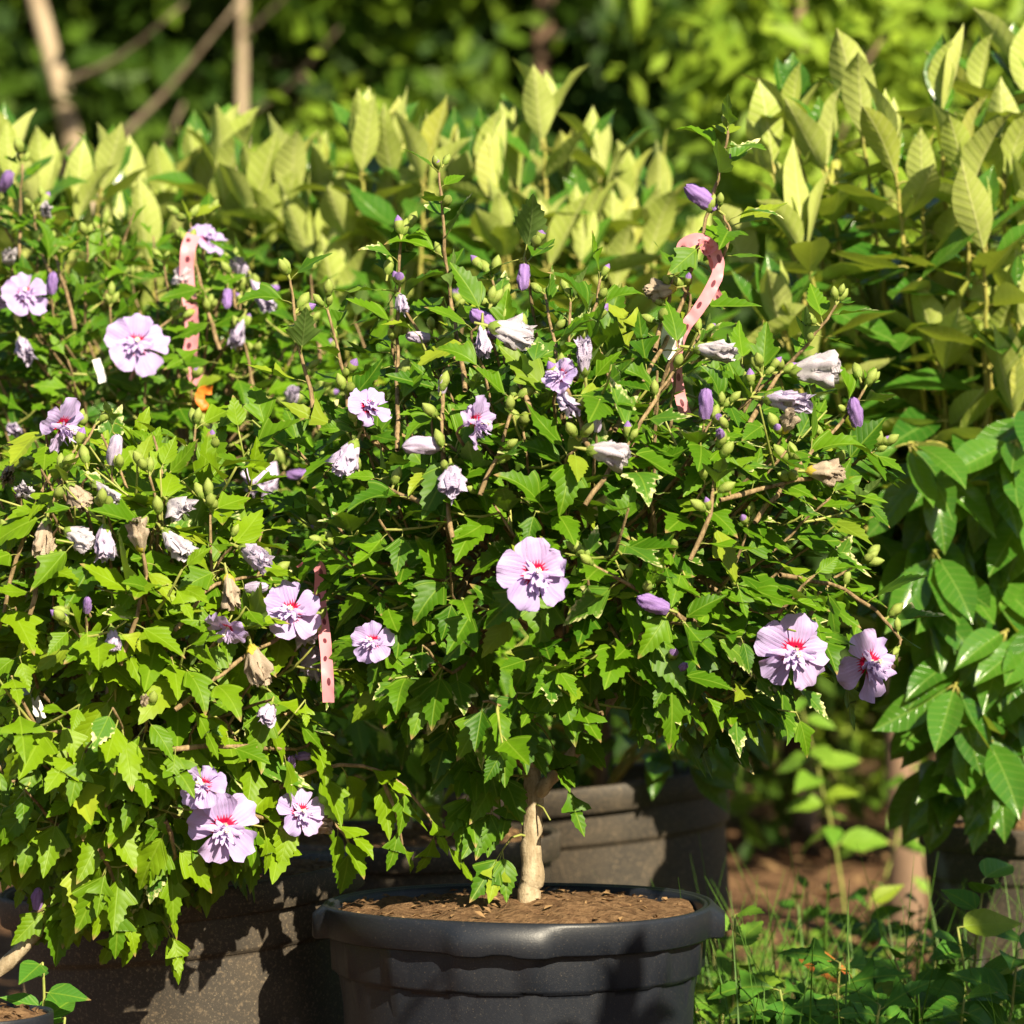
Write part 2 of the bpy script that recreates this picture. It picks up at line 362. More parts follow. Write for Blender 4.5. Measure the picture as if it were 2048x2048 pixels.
def centre_tmpl(rng):
    t = T()
    for q in range(30):
        a = rng.gauss(-1.35, 1.05); el = rng.uniform(.15, 1.25); L = rng.uniform(.32, .68)*(1 if math.sin(a) < .2 else .7); wd = rng.uniform(.05, .10)
        d = Vector((math.cos(a)*math.cos(el), math.sin(a)*math.cos(el), math.sin(el))); sd = Vector((-math.sin(a), math.cos(a), 0)); nn = d.cross(sd); pp = []
        for i in range(5):
            s = i/4; c = d*L*s+nn*(.10*math.sin(s*5+q)*s)+Vector((0, 0, .05)); k = wd*math.sin(.25+s*2.6)
            pp += [c-sd*k+nn*.02*rng.uniform(-1, 1), c+nn*wd*.6*math.sin(s*3), c+sd*k+nn*.02*rng.uniform(-1, 1)]
        t.grid(pp, [(0, 0)]*15, 5, 3, 'petaloid')
    tube(t, [(0, 0, -.05), (.02, 0, .3), (.03, .02, .52)], [.05, .035, .03], 'pistil', 5)
    for q in range(7):
        a = q*.9; tube(t, [(.03, .02, .5), (.03+.07*math.cos(a), .02+.07*math.sin(a), .53+.03*math.cos(q*3))], [.012, .028], 'pistil', 4)
    return t
for i in range(3): reg(f'flower-{i}', centre_tmpl(R0))
tc = T(); calyx(tc, .17, 'calyx', R0); reg('calyx-0', T()); TM['calyx-0'] = (tc, tc.mesh('calyx'))

# ------------------------------------------------------------------ objects
def tag(o, label, cat=None, group=None, kind=None):
    if label: o['label'] = label
    if cat: o['category'] = cat
    if group: o['group'] = group
    if kind: o['kind'] = kind
    return o
def link(name, data, parent=None, M=None):
    o = bpy.data.objects.new(name, data); COL.objects.link(o)
    if parent is not None: o.parent = parent
    if M is not None: o.matrix_basis = M
    return o
def frame(pos, xdir, zhint, sc=1.0, roll=0.0):
    x = xdir.normalized(); z = zhint-x*zhint.dot(x)
    z = x.orthogonal() if z.length < 1e-4 else z
    z.normalize(); y = z.cross(x)
    if roll: z, y = z*math.cos(roll)+y*math.sin(roll), y*math.cos(roll)-z*math.sin(roll)
    m = Matrix((x*sc, y*sc, z*sc)).transposed().to_4x4(); m.translation = pos; return m

PLANTS = []
class Plant:
    def __init__(s, name, label, cat, base, group=None, seed=1):
        s.base = Vector(base); s.root = bpy.data.objects.new(name, None); COL.objects.link(s.root)
        s.root.location = s.base; s.root.empty_display_size = .1
        tag(s.root, label, cat, group); s.leaves = []; s.R = random.Random(seed); s.inv = Matrix.Translation(-s.base); PLANTS.append(s); s.holes = []; s.rays = []
    def part(s, name, mesh, M=None, parent=None, label=None):
        o = link(name, mesh, parent or s.root, (s.inv @ M) if M is not None else Matrix.Translation(-s.base))
        if label: o['label'] = label
        return o
    def branch(s, pts, r0, r1, mat='twig', name='branch', n=None, sides=6, lump=.10):
        n = n or max(4, int(sum((Vector(pts[i+1])-Vector(pts[i])).length for i in range(len(pts)-1))/.022)+2)
        cv = catmull(pts, n); t = T(); rr = []
        for i in range(n):
            f = i/(n-1); rr.append((r0+(r1-r0)*f)*(1.15 if i % 4 == 1 and lump > .05 else 1.0))
            if 0 < i < n-1: cv[i] = cv[i]+Vector((s.R.uniform(-1, 1), s.R.uniform(-1, 1), s.R.uniform(-1, 1)))*min(.0022, r0*.6)
        tube(t, cv, rr, mat, sides, lump, s.R); s.part(name, t.mesh(name)); return cv
    def leaf(s, key, pos, d, nrm, L):
        M = frame(pos+d.normalized()*L*(.12 if key.startswith('laurel') else .22), d, nrm, L)
        c = pos+d.normalized()*L*.6; px, py, dd = proj(c)
        for hx, hy, hr, hd in s.holes:
            if dd < hd+.02 and (px-hx)**2+(py-hy)**2 < hr*hr: return
        for rp, rr in s.rays:
            q = c-rp; al = q.dot(SUN)
            if -.01 < al < .45 and (q-SUN*al).length < rr: return
        s.leaves.append((key, M, c, L, nrm))
    def hib_leaves(s, cv, t0, t1, step, size, centre, keys, lift=0.0, sunny=.7, rad=.7):
        R = s.R; n = len(cv); L = sum((cv[i+1]-cv[i]).length for i in range(n-1)); k = max(2, int(L*(t1-t0)/step)); az = R.uniform(0, 6.28)
        for i in range(k+1):
            f = (t0+(t1-t0)*i/k)*(n-1); a = min(int(f), n-2); p = cv[a].lerp(cv[a+1], f-a); tn = (cv[a+1]-cv[a]).normalized()
            az += 2.4+R.uniform(-.4, .4); x = tn.orthogonal().normalized(); y = tn.cross(x)
            out = x*math.cos(az)+y*math.sin(az); rv = p-centre; rv = rv.normalized() if rv.length > .01 else Vector((0, -1, 0))
            d = out*1.0+rv*rad+tn*.35+Vector((0, 0, lift+R.uniform(-.35, .25)))
            d.normalize(); want = Vector((0, 0, .75))+SUN*sunny+rv*.45+Vector((R.uniform(-1, 1), R.uniform(-1, 1), R.uniform(-1, 1)))*.45
            s.leaf(R.choice(keys), p, d, want, size*R.uniform(.62, 1.12)*(1-.30*(i/k)**3))
    def buds(s, tip, tn, k, size=.0145):
        for i in range(k):
            d = (tn+Vector((s.R.uniform(-1, 1), s.R.uniform(-1, 1), s.R.uniform(-.6, .8)))*.75).normalized(); sz = size*s.R.uniform(.75, 1.15)
            s.part('flower_bud', TM[f'flower_bud-{s.R.choice([0,1,2,3,0,1,2,4])}'][1], frame(tip+d*sz*(.5+.6*(i > 1)), d, Vector((0, 0, 1)), sz, s.R.uniform(0, 6)))
    def flower(s, pos, face, R_, roll, sub=True):
        M = frame(pos, face, Vector((0, 0, 1)), 1); fx = face.normalized(); up = Vector((0, 0, 1)); up = (up-fx*up.dot(fx)).normalized(); rt = fx.cross(up)
        Mz = Matrix((rt*R_, up*R_, fx*R_)).transposed().to_4x4(); Mz.translation = pos
        f = s.part('flower', TM[f'flower-{s.R.randrange(3)}'][1], Mz)
        inv = Mz.inverted()
        for k in range(5):
            a = roll+k*2*math.pi/5+s.R.uniform(-.12, .12); tl = s.R.uniform(-.32, .25)
            Mp = Mz @ Matrix.Rotation(a, 4, 'Z') @ Matrix.Rotation(-tl, 4, 'Y') @ Matrix.Translation((.02, 0, .012*(k % 3))) @ Matrix.Rotation(.18, 4, 'X') @ Matrix.Scale(s.R.uniform(.92, 1.08), 4)
            link('petal', TM[f'petal-{s.R.choice([0,1,2,3,0,1,2,3,4])}'][1], f, inv @ Mp)
        Mc = frame(pos-fx*R_*.22, face, Vector((0, 0, 1)), R_)
        link('calyx', TM['calyx-0'][1], f, inv @ Mc)
    def wilted(s, kind, pos, face, size):
        nm = {'f': 'furled_flower'}.get(kind, 'wilted_flower')
        key = f'furled_flower-{s.R.randrange(3)}' if kind == 'f' else f'furled_flower-{3+s.R.randrange(2)}' if kind == 'fl' else f'wilted_flower-{kind}{s.R.randrange(5)}'
        s.part(nm, TM[key][1], frame(pos, face, Vector((0, 0, 1)), size, s.R.uniform(0, 6)))
    def auto(s, fork, C, rad, n, size, keys, step, lift=(.15, -.75), zmin=-.75, sunny=.7, front=1.0, budp=.4, limbs=7):
        R = s.R; L_ = []
        for i in range(limbs):
            a = i/limbs*6.283+R.uniform(-.3, .3); t_ = C+Vector((math.cos(a)*rad[0]*.5, math.sin(a)*rad[1]*.5, rad[2]*R.uniform(-.25, .35)))
            mid = fork.lerp(t_, .5)+Vector((0, 0, .02)); L_.append(s.branch([fork, mid, t_], .0065, .0035))
        for i in range(n):
            z = zmin+(1-zmin)*(i+.5)/n; a = i*2.39996; q = math.sqrt(max(0, 1-z*z)); dr = Vector((q*math.cos(a), q*math.sin(a), z))
            if dr.y > .45 and R.random() < .45*front: continue
            k = R.uniform(.78, 1.05); tip = C+Vector((dr.x*rad[0], dr.y*rad[1], dr.z*rad[2]))*k
            lb = min(L_, key=lambda c: (c[-1]-tip).length+R.uniform(0, .12)); p0 = lb[R.randrange(len(lb)//3, len(lb))]
            mid = p0.lerp(tip, .55)+Vector((0, 0, -.03+.02*dr.z))+dr*.01
            cv = s.branch([p0, mid, tip+Vector((0, 0, .012))], .0026, .0013)
            hz = (dr.z+.75)/1.75; lf = lift[1]+(lift[0]-lift[1])*hz
            s.hib_leaves(cv, .22, 1.0, step, size, C, keys, lf, sunny)
            if dr.z > -.2 and R.random() < budp: s.buds(cv[-1], (cv[-1]-cv[-2]).normalized(), R.choice([2, 3, 3, 4]))
            for q_ in range(2):                           # short side twigs
                f = R.randrange(len(cv)//2, len(cv)-1); d = Vector((R.uniform(-1, 1), R.uniform(-1, .5), R.uniform(-.5, .6))).normalized()
                c2 = s.branch([cv[f], cv[f]+d*.03, cv[f]+d*R.uniform(.05, .08)+Vector((0, 0, .01))], .0018, .0012, 'greentwig', n=4, sides=4)
                s.hib_leaves(c2, .35, 1, .016, size*.9, C, keys, lf, sunny)
    def shoot(s, pts, size, keys, C, step=.024, t0=.25, r0=.0027, r1=.0014, lift=.05, nb=3, mat='twig', rad=.4, sunny=.7):
        cv = s.branch(pts, r0, r1, mat); s.hib_leaves(cv, t0, 1, step, size, C, keys, lift, sunny, rad)
        if nb: s.buds(cv[-1], (cv[-1]-cv[-2]).normalized(), nb)
        return cv

HK = [f'hib-{i}' for i in range(12)]*4+[f'hibv-{i}' for i in range(0, 12, 2)]
HKB = [f'hib-{i}' for i in range(12)]
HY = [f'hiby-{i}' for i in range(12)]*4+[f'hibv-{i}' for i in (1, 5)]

# ------------------------------------------------------------------ ground
def axis(lo, hi, near, step, far):
    a = list(np.arange(-near, near+1e-6, step)); x = near; st = step
    while x < far: st *= 1.22; x += st; a.append(x); a.insert(0, -x)
    return a
def hill(x, y): 
    s = min(1, max(0, (y-16)/45)); return 13*s*s*(3-2*s)+.4*noise.noise(Vector((x*.12, y*.12, 0)))*min(1, max(0, (y-10)/10))
ax = axis(0, 0, 3.2, .08, 160); ay = [y+3.5 for y in axis(0, 0, 6.0, .08, 160)]
t = T(); MAT['ground'] = None
k = NT('earth'); g = k.gen(); n1 = k.noise(1.3, 4, g); n2 = k.noise(22, 6, g, .65); n3 = k.noise(.7, 3, g)
c = k.mix(k.ramp(n2, .3, .7), (.060, .032, .018), (.175, .098, .052)); c = k.mix(k.ramp(n1, .45, .6, 0, .5), c, (.24, .14, .075))
sp = k.n('ShaderNodeSeparateXYZ'); k.set(sp.inputs[0], g)
c = k.mix(k.ramp(k.math('ADD', sp.outputs[1], k.math('MULTIPLY', n3, 5)), 11, 15), c, k.mix(n2, (.015, .03, .006), (.04, .07, .012)))
MAT['ground'] = k.pbr(c, .95, .1, n2, 1.0, .02)
pts = []
for y in ay:
    for x in ax:
        z = hill(x, y)
        if abs(y-3.5) < 8 and abs(x) < 5: z += .022*noise.noise(Vector((x*2.1, y*2.1, 1)))+.016*noise.noise(Vector((x*7, y*7, 4)))-.02
        if y > 5: z += .10*max(0, noise.noise(Vector((x*.9, y*.9, 9))))
        pts.append((x, y, z))
t.grid(pts, [(0, 0)]*len(pts), len(ay), len(ax), 'ground')
t.F = [tuple(reversed(f)) for f in t.F]
tag(link('ground', t.mesh('ground')), 'bare brown earth under the pots rising to a wooded slope', kind='structure')

# ------------------------------------------------------------------ pots
def lathe(t, prof, mat, seg, mod=None):
    P_, U_ = [], []
    for i, (r, z) in enumerate(prof):
        for j in range(seg):
            a = 2*math.pi*j/seg; rr, zz = mod(r, z, a) if mod else (r, z)
            P_.append((rr*math.cos(a), rr*math.sin(a), zz)); U_.append((a, z))
    t.grid(P_, U_, len(prof), seg, mat, True)
    t.F = [tuple(reversed(f)) for f in t.F]
def smooth(x, a, b): x = min(1, max(0, (x-a)/(b-a))); return x*x*(3-2*x)
def adiff(a, b): return abs((a-b+math.pi) % (2*math.pi)-math.pi)
POTS = {}
def pot(label, px, d, R_=.215, H=.40, mat='potd', tilt=(0, 0), handles=True, rot=0.0, soil=.388, seg=144, group='black nursery pots', z0=0.0):
    root = bpy.data.objects.new('plant_pot', None); COL.objects.link(root); root.empty_display_size = .1
    root.location = (P(px, 0, d).x, CAMY+d, z0); root.rotation_euler = (tilt[0], tilt[1], 0); tag(root, label, 'pot', group)
    s = R_/.215; q = H/.40
    def ribs(r, z, a):
        if .3275 < z/q < .373: 
            f = (a+rot)*16/(2*math.pi) % 1; r += (.0045*s)*(smooth(f, 0, .05)-smooth(f, .30, .35))
        return r, z
    body = [(0.001, .004), (.150, .004), (.158, .002), (.163, .008), (.186, .205), (.189, .208), (.1895, .212), (.190, .216), (.1945, .318), (.195, .322), (.2005, .3245), (.2015, .328), (.2035, .364), (.2035, .372), (.199, .374), (.197, .34), (.186, .25)]
    t = T(); lathe(t, [(r*s, z*q) for r, z in body], mat, seg, ribs if handles else None); link('body', t.mesh('pot_body'), root)
    hs = (-1.66+rot, 0.05+rot, 3.10+rot, 1.5+rot) if handles else ()
    def hand(r, z, a):
        zz = z
        for h in hs:
            b = 1-smooth(adiff(a, h), .20, .30)
            if r > .207*s:
                r += b*(.009 if h == hs[0] else .013)*s*(1-smooth(z, .385*q, .400*q)); zz -= b*.002*(1-smooth(z, .366*q, .385*q))
                zz += .004*b*math.exp(-((adiff(a, h)-.02)/.05)**2)*(1-smooth(z, .366*q, .38*q))
        wob = .0016*math.sin(2*a+px)+.001*math.sin(3*a+1)
        return r*(1+wob*.6), zz+wob*.8
    rim = [(.199, .3745), (.2045, .3665), (.2125, .3655), (.2145, .3675), (.2155, .388), (.2155, .396), (.2145, .3995), (.2120, .4005), (.2095, .3990), (.2085, .3975), (.2065, .399), (.2040, .398), (.2030, .393), (.2010, .3745), (.199, .3745)]
    t = T(); lathe(t, [(r*s, z*q) for r, z in rim], mat, seg, hand); link('rim', t.mesh('pot_rim'), root)
    t = T(); P_, U_ = [], []; nr = 16; ns = 60
    for i in range(nr):
        r = .2005*s*i/(nr-1)
        for j in range(ns):
            a = 2*math.pi*j/ns; x, y = r*math.cos(a), r*math.sin(a)
            z = soil*q+.014*(1-(i/(nr-1))**2)+.010*noise.noise(Vector((x*25+px, y*25, 2)))+.006*noise.noise(Vector((x*70+px, y*70, 5)))
            P_.append((x, y, z)); U_.append((x, y))
    t.grid(P_, U_, nr, ns, 'soil', True); so_ = link('soil', t.mesh('pot_soil'), root)
    rg = random.Random(int(px)); t = T()
    for i in range(130):
        r = .195*s*math.sqrt(rg.random()); a = rg.uniform(0, 6.283); x, y = r*math.cos(a), r*math.sin(a)
        z = soil*q+.014*(1-(r/.2/s)**2)+.010*noise.noise(Vector((x*25+px, y*25, 2)))+.003
        l = rg.uniform(.002, .0075); wd = l*rg.uniform(.25, .6); M = Matrix.Translation((x, y, z)) @ Matrix.Rotation(rg.uniform(0, 6.3), 4, 'Z') @ Matrix.Rotation(rg.uniform(-.5, .5), 4, 'Y')
        c = T(); c.grid([M @ Vector(v) for v in ((-l, -wd, 0), (-l*.4, wd, .001), (l*.3, -wd, .0025), (l, wd*.6, .0005))], [(0, 0)]*4, 2, 2, 'chip'); t.add(c)
    ch = link('bark_chips', t.mesh('bark_chips', False), so_); ch['kind'] = 'stuff'
    bpy.context.view_layer.update(); return root
def pot_pt(root, x, y, z): return root.matrix_world @ Vector((x, y, z))
pot_main = pot('clean black plastic pot with lipped rim and ribbed band below it', 1037, 4.0, mat='pot')
pot_left = pot('dusty black pot tilted sideways, leaf shadows across its wall, beside the clean pot', 430, 4.27, mat='potd', tilt=(0, -.10), handles=False, rot=.4, H=.405)
pot_mid = pot('dark pot half hidden behind the clean black pot and the tilted one', 800, 4.87, mat='potd', handles=False)
pot_back = pot('tall leaning brownish pot with glossy leaves and a red strip over its rim', 1228, 5.38, R_=.222, H=.44, mat='potd', tilt=(0, -.10), handles=False, soil=.37, seg=96)
pot_right = pot('speckled brown pot with diagonal shadows below the tall glossy shrub', 2075, 5.05, R_=.165, H=.40, mat='potd', handles=False)
pot_small = pot('low black pot edge below the drooping leaves and a weed', -60, 3.72, R_=.085, H=.317, mat='pot', handles=False, seg=72)

# ------------------------------------------------------------------ rose of Sharon shrubs
# flower list: kind, px, py, size px, facing (right, towards camera, up)
FL1 = [('o', 1070, 1148, 78, (.25, 1, .15), .2), ('o', 1588, 1305, 80, (.25, 1, -.1), .5), ('o', 1738, 1325, 76, (.65, 1, .05), .9),
       ('o', 948, 845, 62, (1, .35, -.1), .3), ('o', 735, 815, 48, (.5, .6, .5), .1), ('o', 745, 1285, 46, (-.1, 1, .3), .4), ('o', 1122, 752, 46, (-.4, .8, .5), .8),
       ('wl', 905, 950, 88, (.1, .8, -.6)), ('wg', 1418, 700, 85, (1, .3, -.15)), ('wg', 1615, 742, 100, (1, .3, .05)), ('wl', 1560, 800, 95, (.8, .4, -.1)), ('wb', 1575, 850, 58, (.3, .6, .7)),
       ('wb', 1640, 942, 75, (1, .2, 0)), ('wg', 1205, 905, 85, (1, .3, -.2)), ('fl', 850, 890, 85, (-1, .3, 0)), ('wg', 1010, 660, 90, (1, .2, -.25)), ('wl', 965, 670, 70, (0, .5, -1)),
       ('wl', 1168, 725, 75, (-.1, .4, 1)), ('wb', 1330, 580, 62, (-1, .2, -.2)), ('wl', 1130, 800, 80, (.3, .8, -.4)), ('wl', 700, 905, 80, (-.4, .5, -.8)), ('wb', 785, 668, 36, (.1, .5, 1)),
       ('f', 1408, 398, 85, (-1, .3, .75)), ('f', 975, 650, 85, (-1, .3, .9)), ('f', 1048, 550, 60, (0, .3, -1)), ('f', 1310, 1210, 80, (-1, .4, .35)), ('f', 1412, 812, 70, (.1, .4, 1)),
       ('f', 1712, 830, 70, (-.2, .5, 1)), ('f', 1365, 1335, 40, (.2, .8, .2)), ('fl', 840, 675, 55, (-1, .3, 0)), ('f', 1440, 870, 45, (-.2, 1, .2)), ('wl', 800, 600, 50, (.2, .4, -.5)),
       ('fl', 885, 770, 45, (.1, .3, 1)), ('fl', 1195, 850, 40, (.1, .5, 1))]
FL2 = [('o', 407, 1572, 54, (-.3, 1, .35), .6), ('o', 447, 1655, 76, (.35, 1, -.1), .1), ('o', 582, 1225, 64, (.05, 1, .3), .2), ('o', 600, 1625, 52, (.5, 1, .2), .5), ('o', 122, 852, 66, (1, .45, -.35), .2),
       ('o', 455, 1255, 46, (-.2, .7, -.7), .3), ('wg', 350, 1010, 80, (.5, .9, -.3)), ('wg', 345, 1080, 85, (.6, .6, -.6)), ('wb', 278, 1080, 70, (-.2, .4, 1)), ('wg', 45, 985, 62, (.3, 1, .1)), ('wb', 150, 985, 70, (.5, .5, -.6)),
       ('wg', 205, 980, 75, (.7, .4, -.6)), ('wb', 90, 1065, 80, (-.1, .4, -1)), ('wg', 150, 1070, 70, (.8, .4, -.4)), ('wl', 210, 1075, 75, (.1, .5, -1)), ('wb', 15, 950, 70, (.1, .9, -.1)),
       ('wl', 500, 1105, 80, (.7, .6, -.3)), ('wb', 460, 1175, 75, (.25, .4, -1)), ('wb', 510, 1320, 85, (.3, .3, -1)), ('wg', 600, 1265, 75, (.6, .8, -.3)), ('wl', 620, 1310, 90, (.5, .4, -1)),
       ('wb', 620, 1650, 75, (1, .4, 0)), ('f', 74, 1800, 55, (0, .4, 1)), ('f', 583, 1525, 42, (0, .8, .8)), ('f', 605, 1512, 42, (1, .5, .1)), ('fl', 228, 905, 70, (.15, .3, 1)), ('f', 620, 1282, 75, (1, .4, .35)),
       ('f', 175, 1212, 42, (.2, .5, 1)), ('wl', 540, 1420, 60, (-.1, .7, -.5)), ('fl', 510, 1175, 55, (1, .3, .1)), ('wl', 225, 1270, 50, (.2, .4, -1)), ('wb', 290, 1410, 34, (0, .7, .7))]
FL3 = [('o', 272, 690, 66, (.25, 1, .25), .4), ('o', 50, 590, 50, (.2, 1, .4), .2), ('o', 415, 480, 44, (.4, .6, .6), .2), ('wg', 90, 420, 52, (.2, .8, -.1)), ('wg', 372, 535, 70, (-.2, .6, -.7)), ('wl', 515, 575, 80, (.5, .4, -.9)),
       ('wl', 480, 655, 65, (-.2, .5, -.7)), ('wl', 45, 690, 70, (.3, .7, -.5)), ('f', 12, 365, 60, (.3, .4, .4)), ('f', 104, 570, 50, (.1, .4, 1)), ('f', 455, 595, 48, (0, .4, -1)), ('wl', 485, 545, 55, (-.2, .6, .6)),
       ('f', 540, 580, 40, (.9, .4, .4)), ('wb', 418, 865, 44, (.2, 1, .2)), ('f', 592, 950, 50, (1, .4, 0)), ('wl', 530, 930, 110, (-.3, .7, -.6)), ('wl', 10, 605, 60, (-.3, .8, 0)), ('wl', 585, 800, 50, (.1, .5, .5)), ('wl', 30, 860, 60, (0, .8, 0)), ('wg', 20, 520, 50, (0, .7, .4))]

def surf_depth(px, py, C, rad, k=1.0):
    """where the sight line enters the crown's ellipsoid"""
    o = np.array((0, CAMY, CAMZ)); dv = np.array(P(px, py, 1.0))-o; rr = np.array(rad)*k
    a = dv/rr; b = (o-np.array(C))/rr; A = a@a; B = a@b; D = B*B-A*(b@b-1)
    return C.y-CAMY-.03 if D < 0 else float((-B-math.sqrt(D))/A)
def place_flowers(p, lst, C, rad, push=0.0):
    for it in lst:
        d = surf_depth(it[1], it[2], C, rad)-(.025 if it[0] == 'o' else 0); p.holes.append((it[1], it[2], it[3]*(1.0 if it[0] == 'o' else .66), d))
        if it[0] == 'o' and it[2] != 1285: p.rays.append((P(it[1], it[2], d), it[3]*d/FPX*.95))
    for it in lst:
        kind, px, py, s = it[:4]; f = it[4]; d = surf_depth(px, py, C, rad)-(.025 if kind == 'o' else 0)
        pos = P(px, py, d); sz = s*d/FPX; face = Vector((f[0], -f[1], f[2])).normalized()
        if kind == 'o': p.flower(pos, face, sz, it[5]); b = pos-face*sz*.28
        else: p.wilted(kind, pos-face*sz*.35, face, sz*(.86 if kind in ('f', 'fl') else 1.05)); b = pos-face*sz*.6
        if 1: inn = C+Vector(((pos-C).x*.42, (pos-C).y*.25, (pos-C).z*.42-.05))
        dirn = (inn-b).normalized(); cv = p.branch([b, b-face*.015+dirn*.03+Vector((0, 0, -.008)), inn], .0013, .0021, 'twig')
        p.hib_leaves(cv, .12, .8, .020, p.size*.95, C, p.keys, p.lf, .7)
        if kind != 'o' and p.R.random() < .6: p.buds(cv[1]+Vector((p.R.uniform(-.012, .012), -.008, .01)), Vector((p.R.uniform(-.5, .5), -.4, 1)).normalized(), p.R.choice([1, 2, 2]), .015)

# central shrub
b1 = P(1058, 1802, 4.0)
S1 = Plant('rose_of_sharon', 'rose of Sharon on a single pale trunk in the clean black pot', 'shrub', b1, 'rose of Sharon shrubs', 11)
C1 = P(1165, 1075, 4.0); RAD1 = (.315, .27, .262); S1.size, S1.keys, S1.lf = .066, HK, -.2
tr = [b1+Vector((0, 0, -.02)), b1+Vector((0, 0, .012)), P(1066, 1755, 4.0), P(1062, 1700, 4.0), P(1066, 1640, 4.0), P(1068, 1580, 4.0), P(1062, 1540, 4.005)]
t = T(); cv = catmull(tr, 26); rr = []
for i in range(26):
    f = i/25; r = .0128-.0028*f
    if .26 < f < .42: r += .0022*math.sin((f-.26)/.16*math.pi)
    if f < .12: r += .003*(1-f/.12)
    rr.append(r*(1+.05*math.sin(i*2.1)))
tube(t, cv, rr, 'trunk', 14, .06, S1.R); S1.part('trunk', t.mesh('trunk'))
fork = P(1062, 1545, 4.005)
lA = S1.branch([fork, P(1052, 1480, 4.0), P(1060, 1380, 4.01), P(1090, 1250, 4.02)], .0092, .0065, 'trunk', sides=9)
S1.branch([P(1070, 1590, 4.0), P(1105, 1560, 3.99), P(1150, 1500, 3.98), P(1230, 1390, 3.98)], .0082, .0052, 'trunk', sides=9)
S1.branch([fork, P(1000, 1470, 3.97), P(900, 1380, 3.93), P(820, 1260, 3.9)], .0055, .004, 'twig', sides=7)
S1.rays += [(P(1062, y, 3.98), .030) for y in (1790, 1740, 1690, 1640)]
S1.holes += [(x, y, 38, 3.955) for x, y in ((1352, 700), (1354, 740), (1360, 790), (1372, 830), (1400, 620), (1425, 570), (1392, 480), (1436, 520))]
place_flowers(S1, FL1, C1, RAD1)
S1.leaf('hib-0', P(1405, 488, 3.94), Vector((-.55, -.35, -.5)), SUN+Vector((0, -.5, .3)), .048); S1.leaf('hib-2', P(1412, 490, 3.94), Vector((.25, -.3, -.7)), SUN, .03)
S1.auto(P(1085, 1290, 4.02), C1, RAD1, 118, .067, HK, .022, zmin=-.80)
for pts, nb in (([(1230, 860), (1350, 640), (1400, 480), (1440, 340), (1456, 262)], 2), ([(795, 900), (795, 700), (802, 480)], 3), ([(930, 780), (905, 620), (888, 470), (878, 345)], 3), ([(905, 1075), (890, 960), (885, 800), (888, 700)], 3),
                ([(1065, 830), (1030, 740), (1000, 640), (985, 560)], 3), ([(1490, 860), (1560, 750), (1630, 670), (1672, 610)], 3), ([(1510, 1045), (1600, 930), (1680, 850), (1728, 780)], 4), ([(1170, 1010), (1260, 880), (1330, 770), (1400, 670)], 3),
                ([(1380, 1120), (1420, 1030), (1430, 950), (1432, 905)], 2), ([(1440, 1000), (1600, 960), (1700, 930), (1745, 905)], 4), ([(1370, 1240), (1290, 1190), (1220, 1150), (1175, 1120)], 3), ([(1640, 1200), (1600, 1250), (1570, 1275)], 0),
                ([(1560, 1150), (1690, 1180), (1790, 1260), (1800, 1290)], 2), ([(1150, 760), (1180, 660), (1200, 560)], 2), ([(1310, 700), (1330, 620), (1345, 560)], 2), ([(640, 860), (600, 700), (580, 560)], 2), ([(700, 900), (690, 760), (655, 620)], 3),
                ([(1180, 900), (1150, 820), (1110, 700), (1090, 590)], 2), ([(850, 1010), (740, 960), (640, 920)], 2), ([(960, 990), (1000, 900), (1025, 800)], 2)):
    pd = [P(x, y, surf_depth(x, y, C1, RAD1, .93)) for x, y in pts]
    cv = S1.shoot(pd, .062 if nb else .04, HK, C1, step=.026, t0=.12, nb=nb)
    if nb >= 2:
        for q in (.35, .55, .75): 
            i = int(q*len(cv)); S1.buds(cv[i], Vector((S1.R.uniform(-.8, .8), -.5, .6)).normalized(), S1.R.choice([1, 1, 2]), .015)
for x, y, dx, dy in ((1000, 1540, -60, 90), (930, 1500, -60, 70), (985, 1610, -70, 80), (900, 1440, -40, 80), (1130, 1560, 60, 80), (1150, 1450, 60, 60), (1025, 1580, -50, 60), (1005, 1700, -45, 60), (1100, 1640, 70, 50), (940, 1580, -30, 60), (960, 1480, -60, 30), (1100, 1480, 50, 40)):   # low leaves by the trunk
    p0 = P(1062, y-25, 4.0); p1 = P(x, y, 3.965); cv = S1.branch([p0, p0.lerp(p1, .5)+Vector((0, 0, .01)), p1], .0016, .001, 'greentwig', n=4, sides=4)
    for q in range(3 if x < 1020 else 2): S1.leaf(S1.R.choice(HKB), p1, Vector((dx/500+S1.R.uniform(-.5, .5), -.35, -.7)), SUN+Vector((S1.R.uniform(-.3, .3), -.6, .2)), S1.R.uniform(.048, .062))

# left shrub, in front
b2 = pot_pt(pot_left, -.06, -.03, .392)
S2 = Plant('rose_of_sharon', 'spreading yellow-green rose of Sharon drooping over the tilted dusty pot', 'shrub', b2, 'rose of Sharon shrubs', 23)
C2 = P(265, 1330, 3.97); RAD2 = (.195, .20, .27); S2.size, S2.keys, S2.lf = .068, HY, -.6
f2 = P(300, 1610, 4.1)
S2.branch([b2-Vector((0, 0, .02)), b2.lerp(f2, .5)+Vector((-.01, 0, 0)), f2], .011, .009, 'trunk', 'trunk', sides=9)
S2.branch([f2, P(200, 1500, 4.05), P(215, 1400, 3.98), P(240, 1330, 3.95)], .0075, .005, 'trunk', sides=8)
S2.branch([f2, P(120, 1560, 4.08), P(35, 1450, 4.02), P(25, 1330, 4.0), P(70, 1150, 3.95)], .0085, .005, 'trunk', sides=8)
S2.branch([b2, P(240, 1720, 4.15), P(150, 1770, 4.0), P(60, 1880, 3.95), P(-60, 2000, 3.95)], .0095, .007, 'trunk', sides=8)
place_flowers(S2, FL2, C2, RAD2)
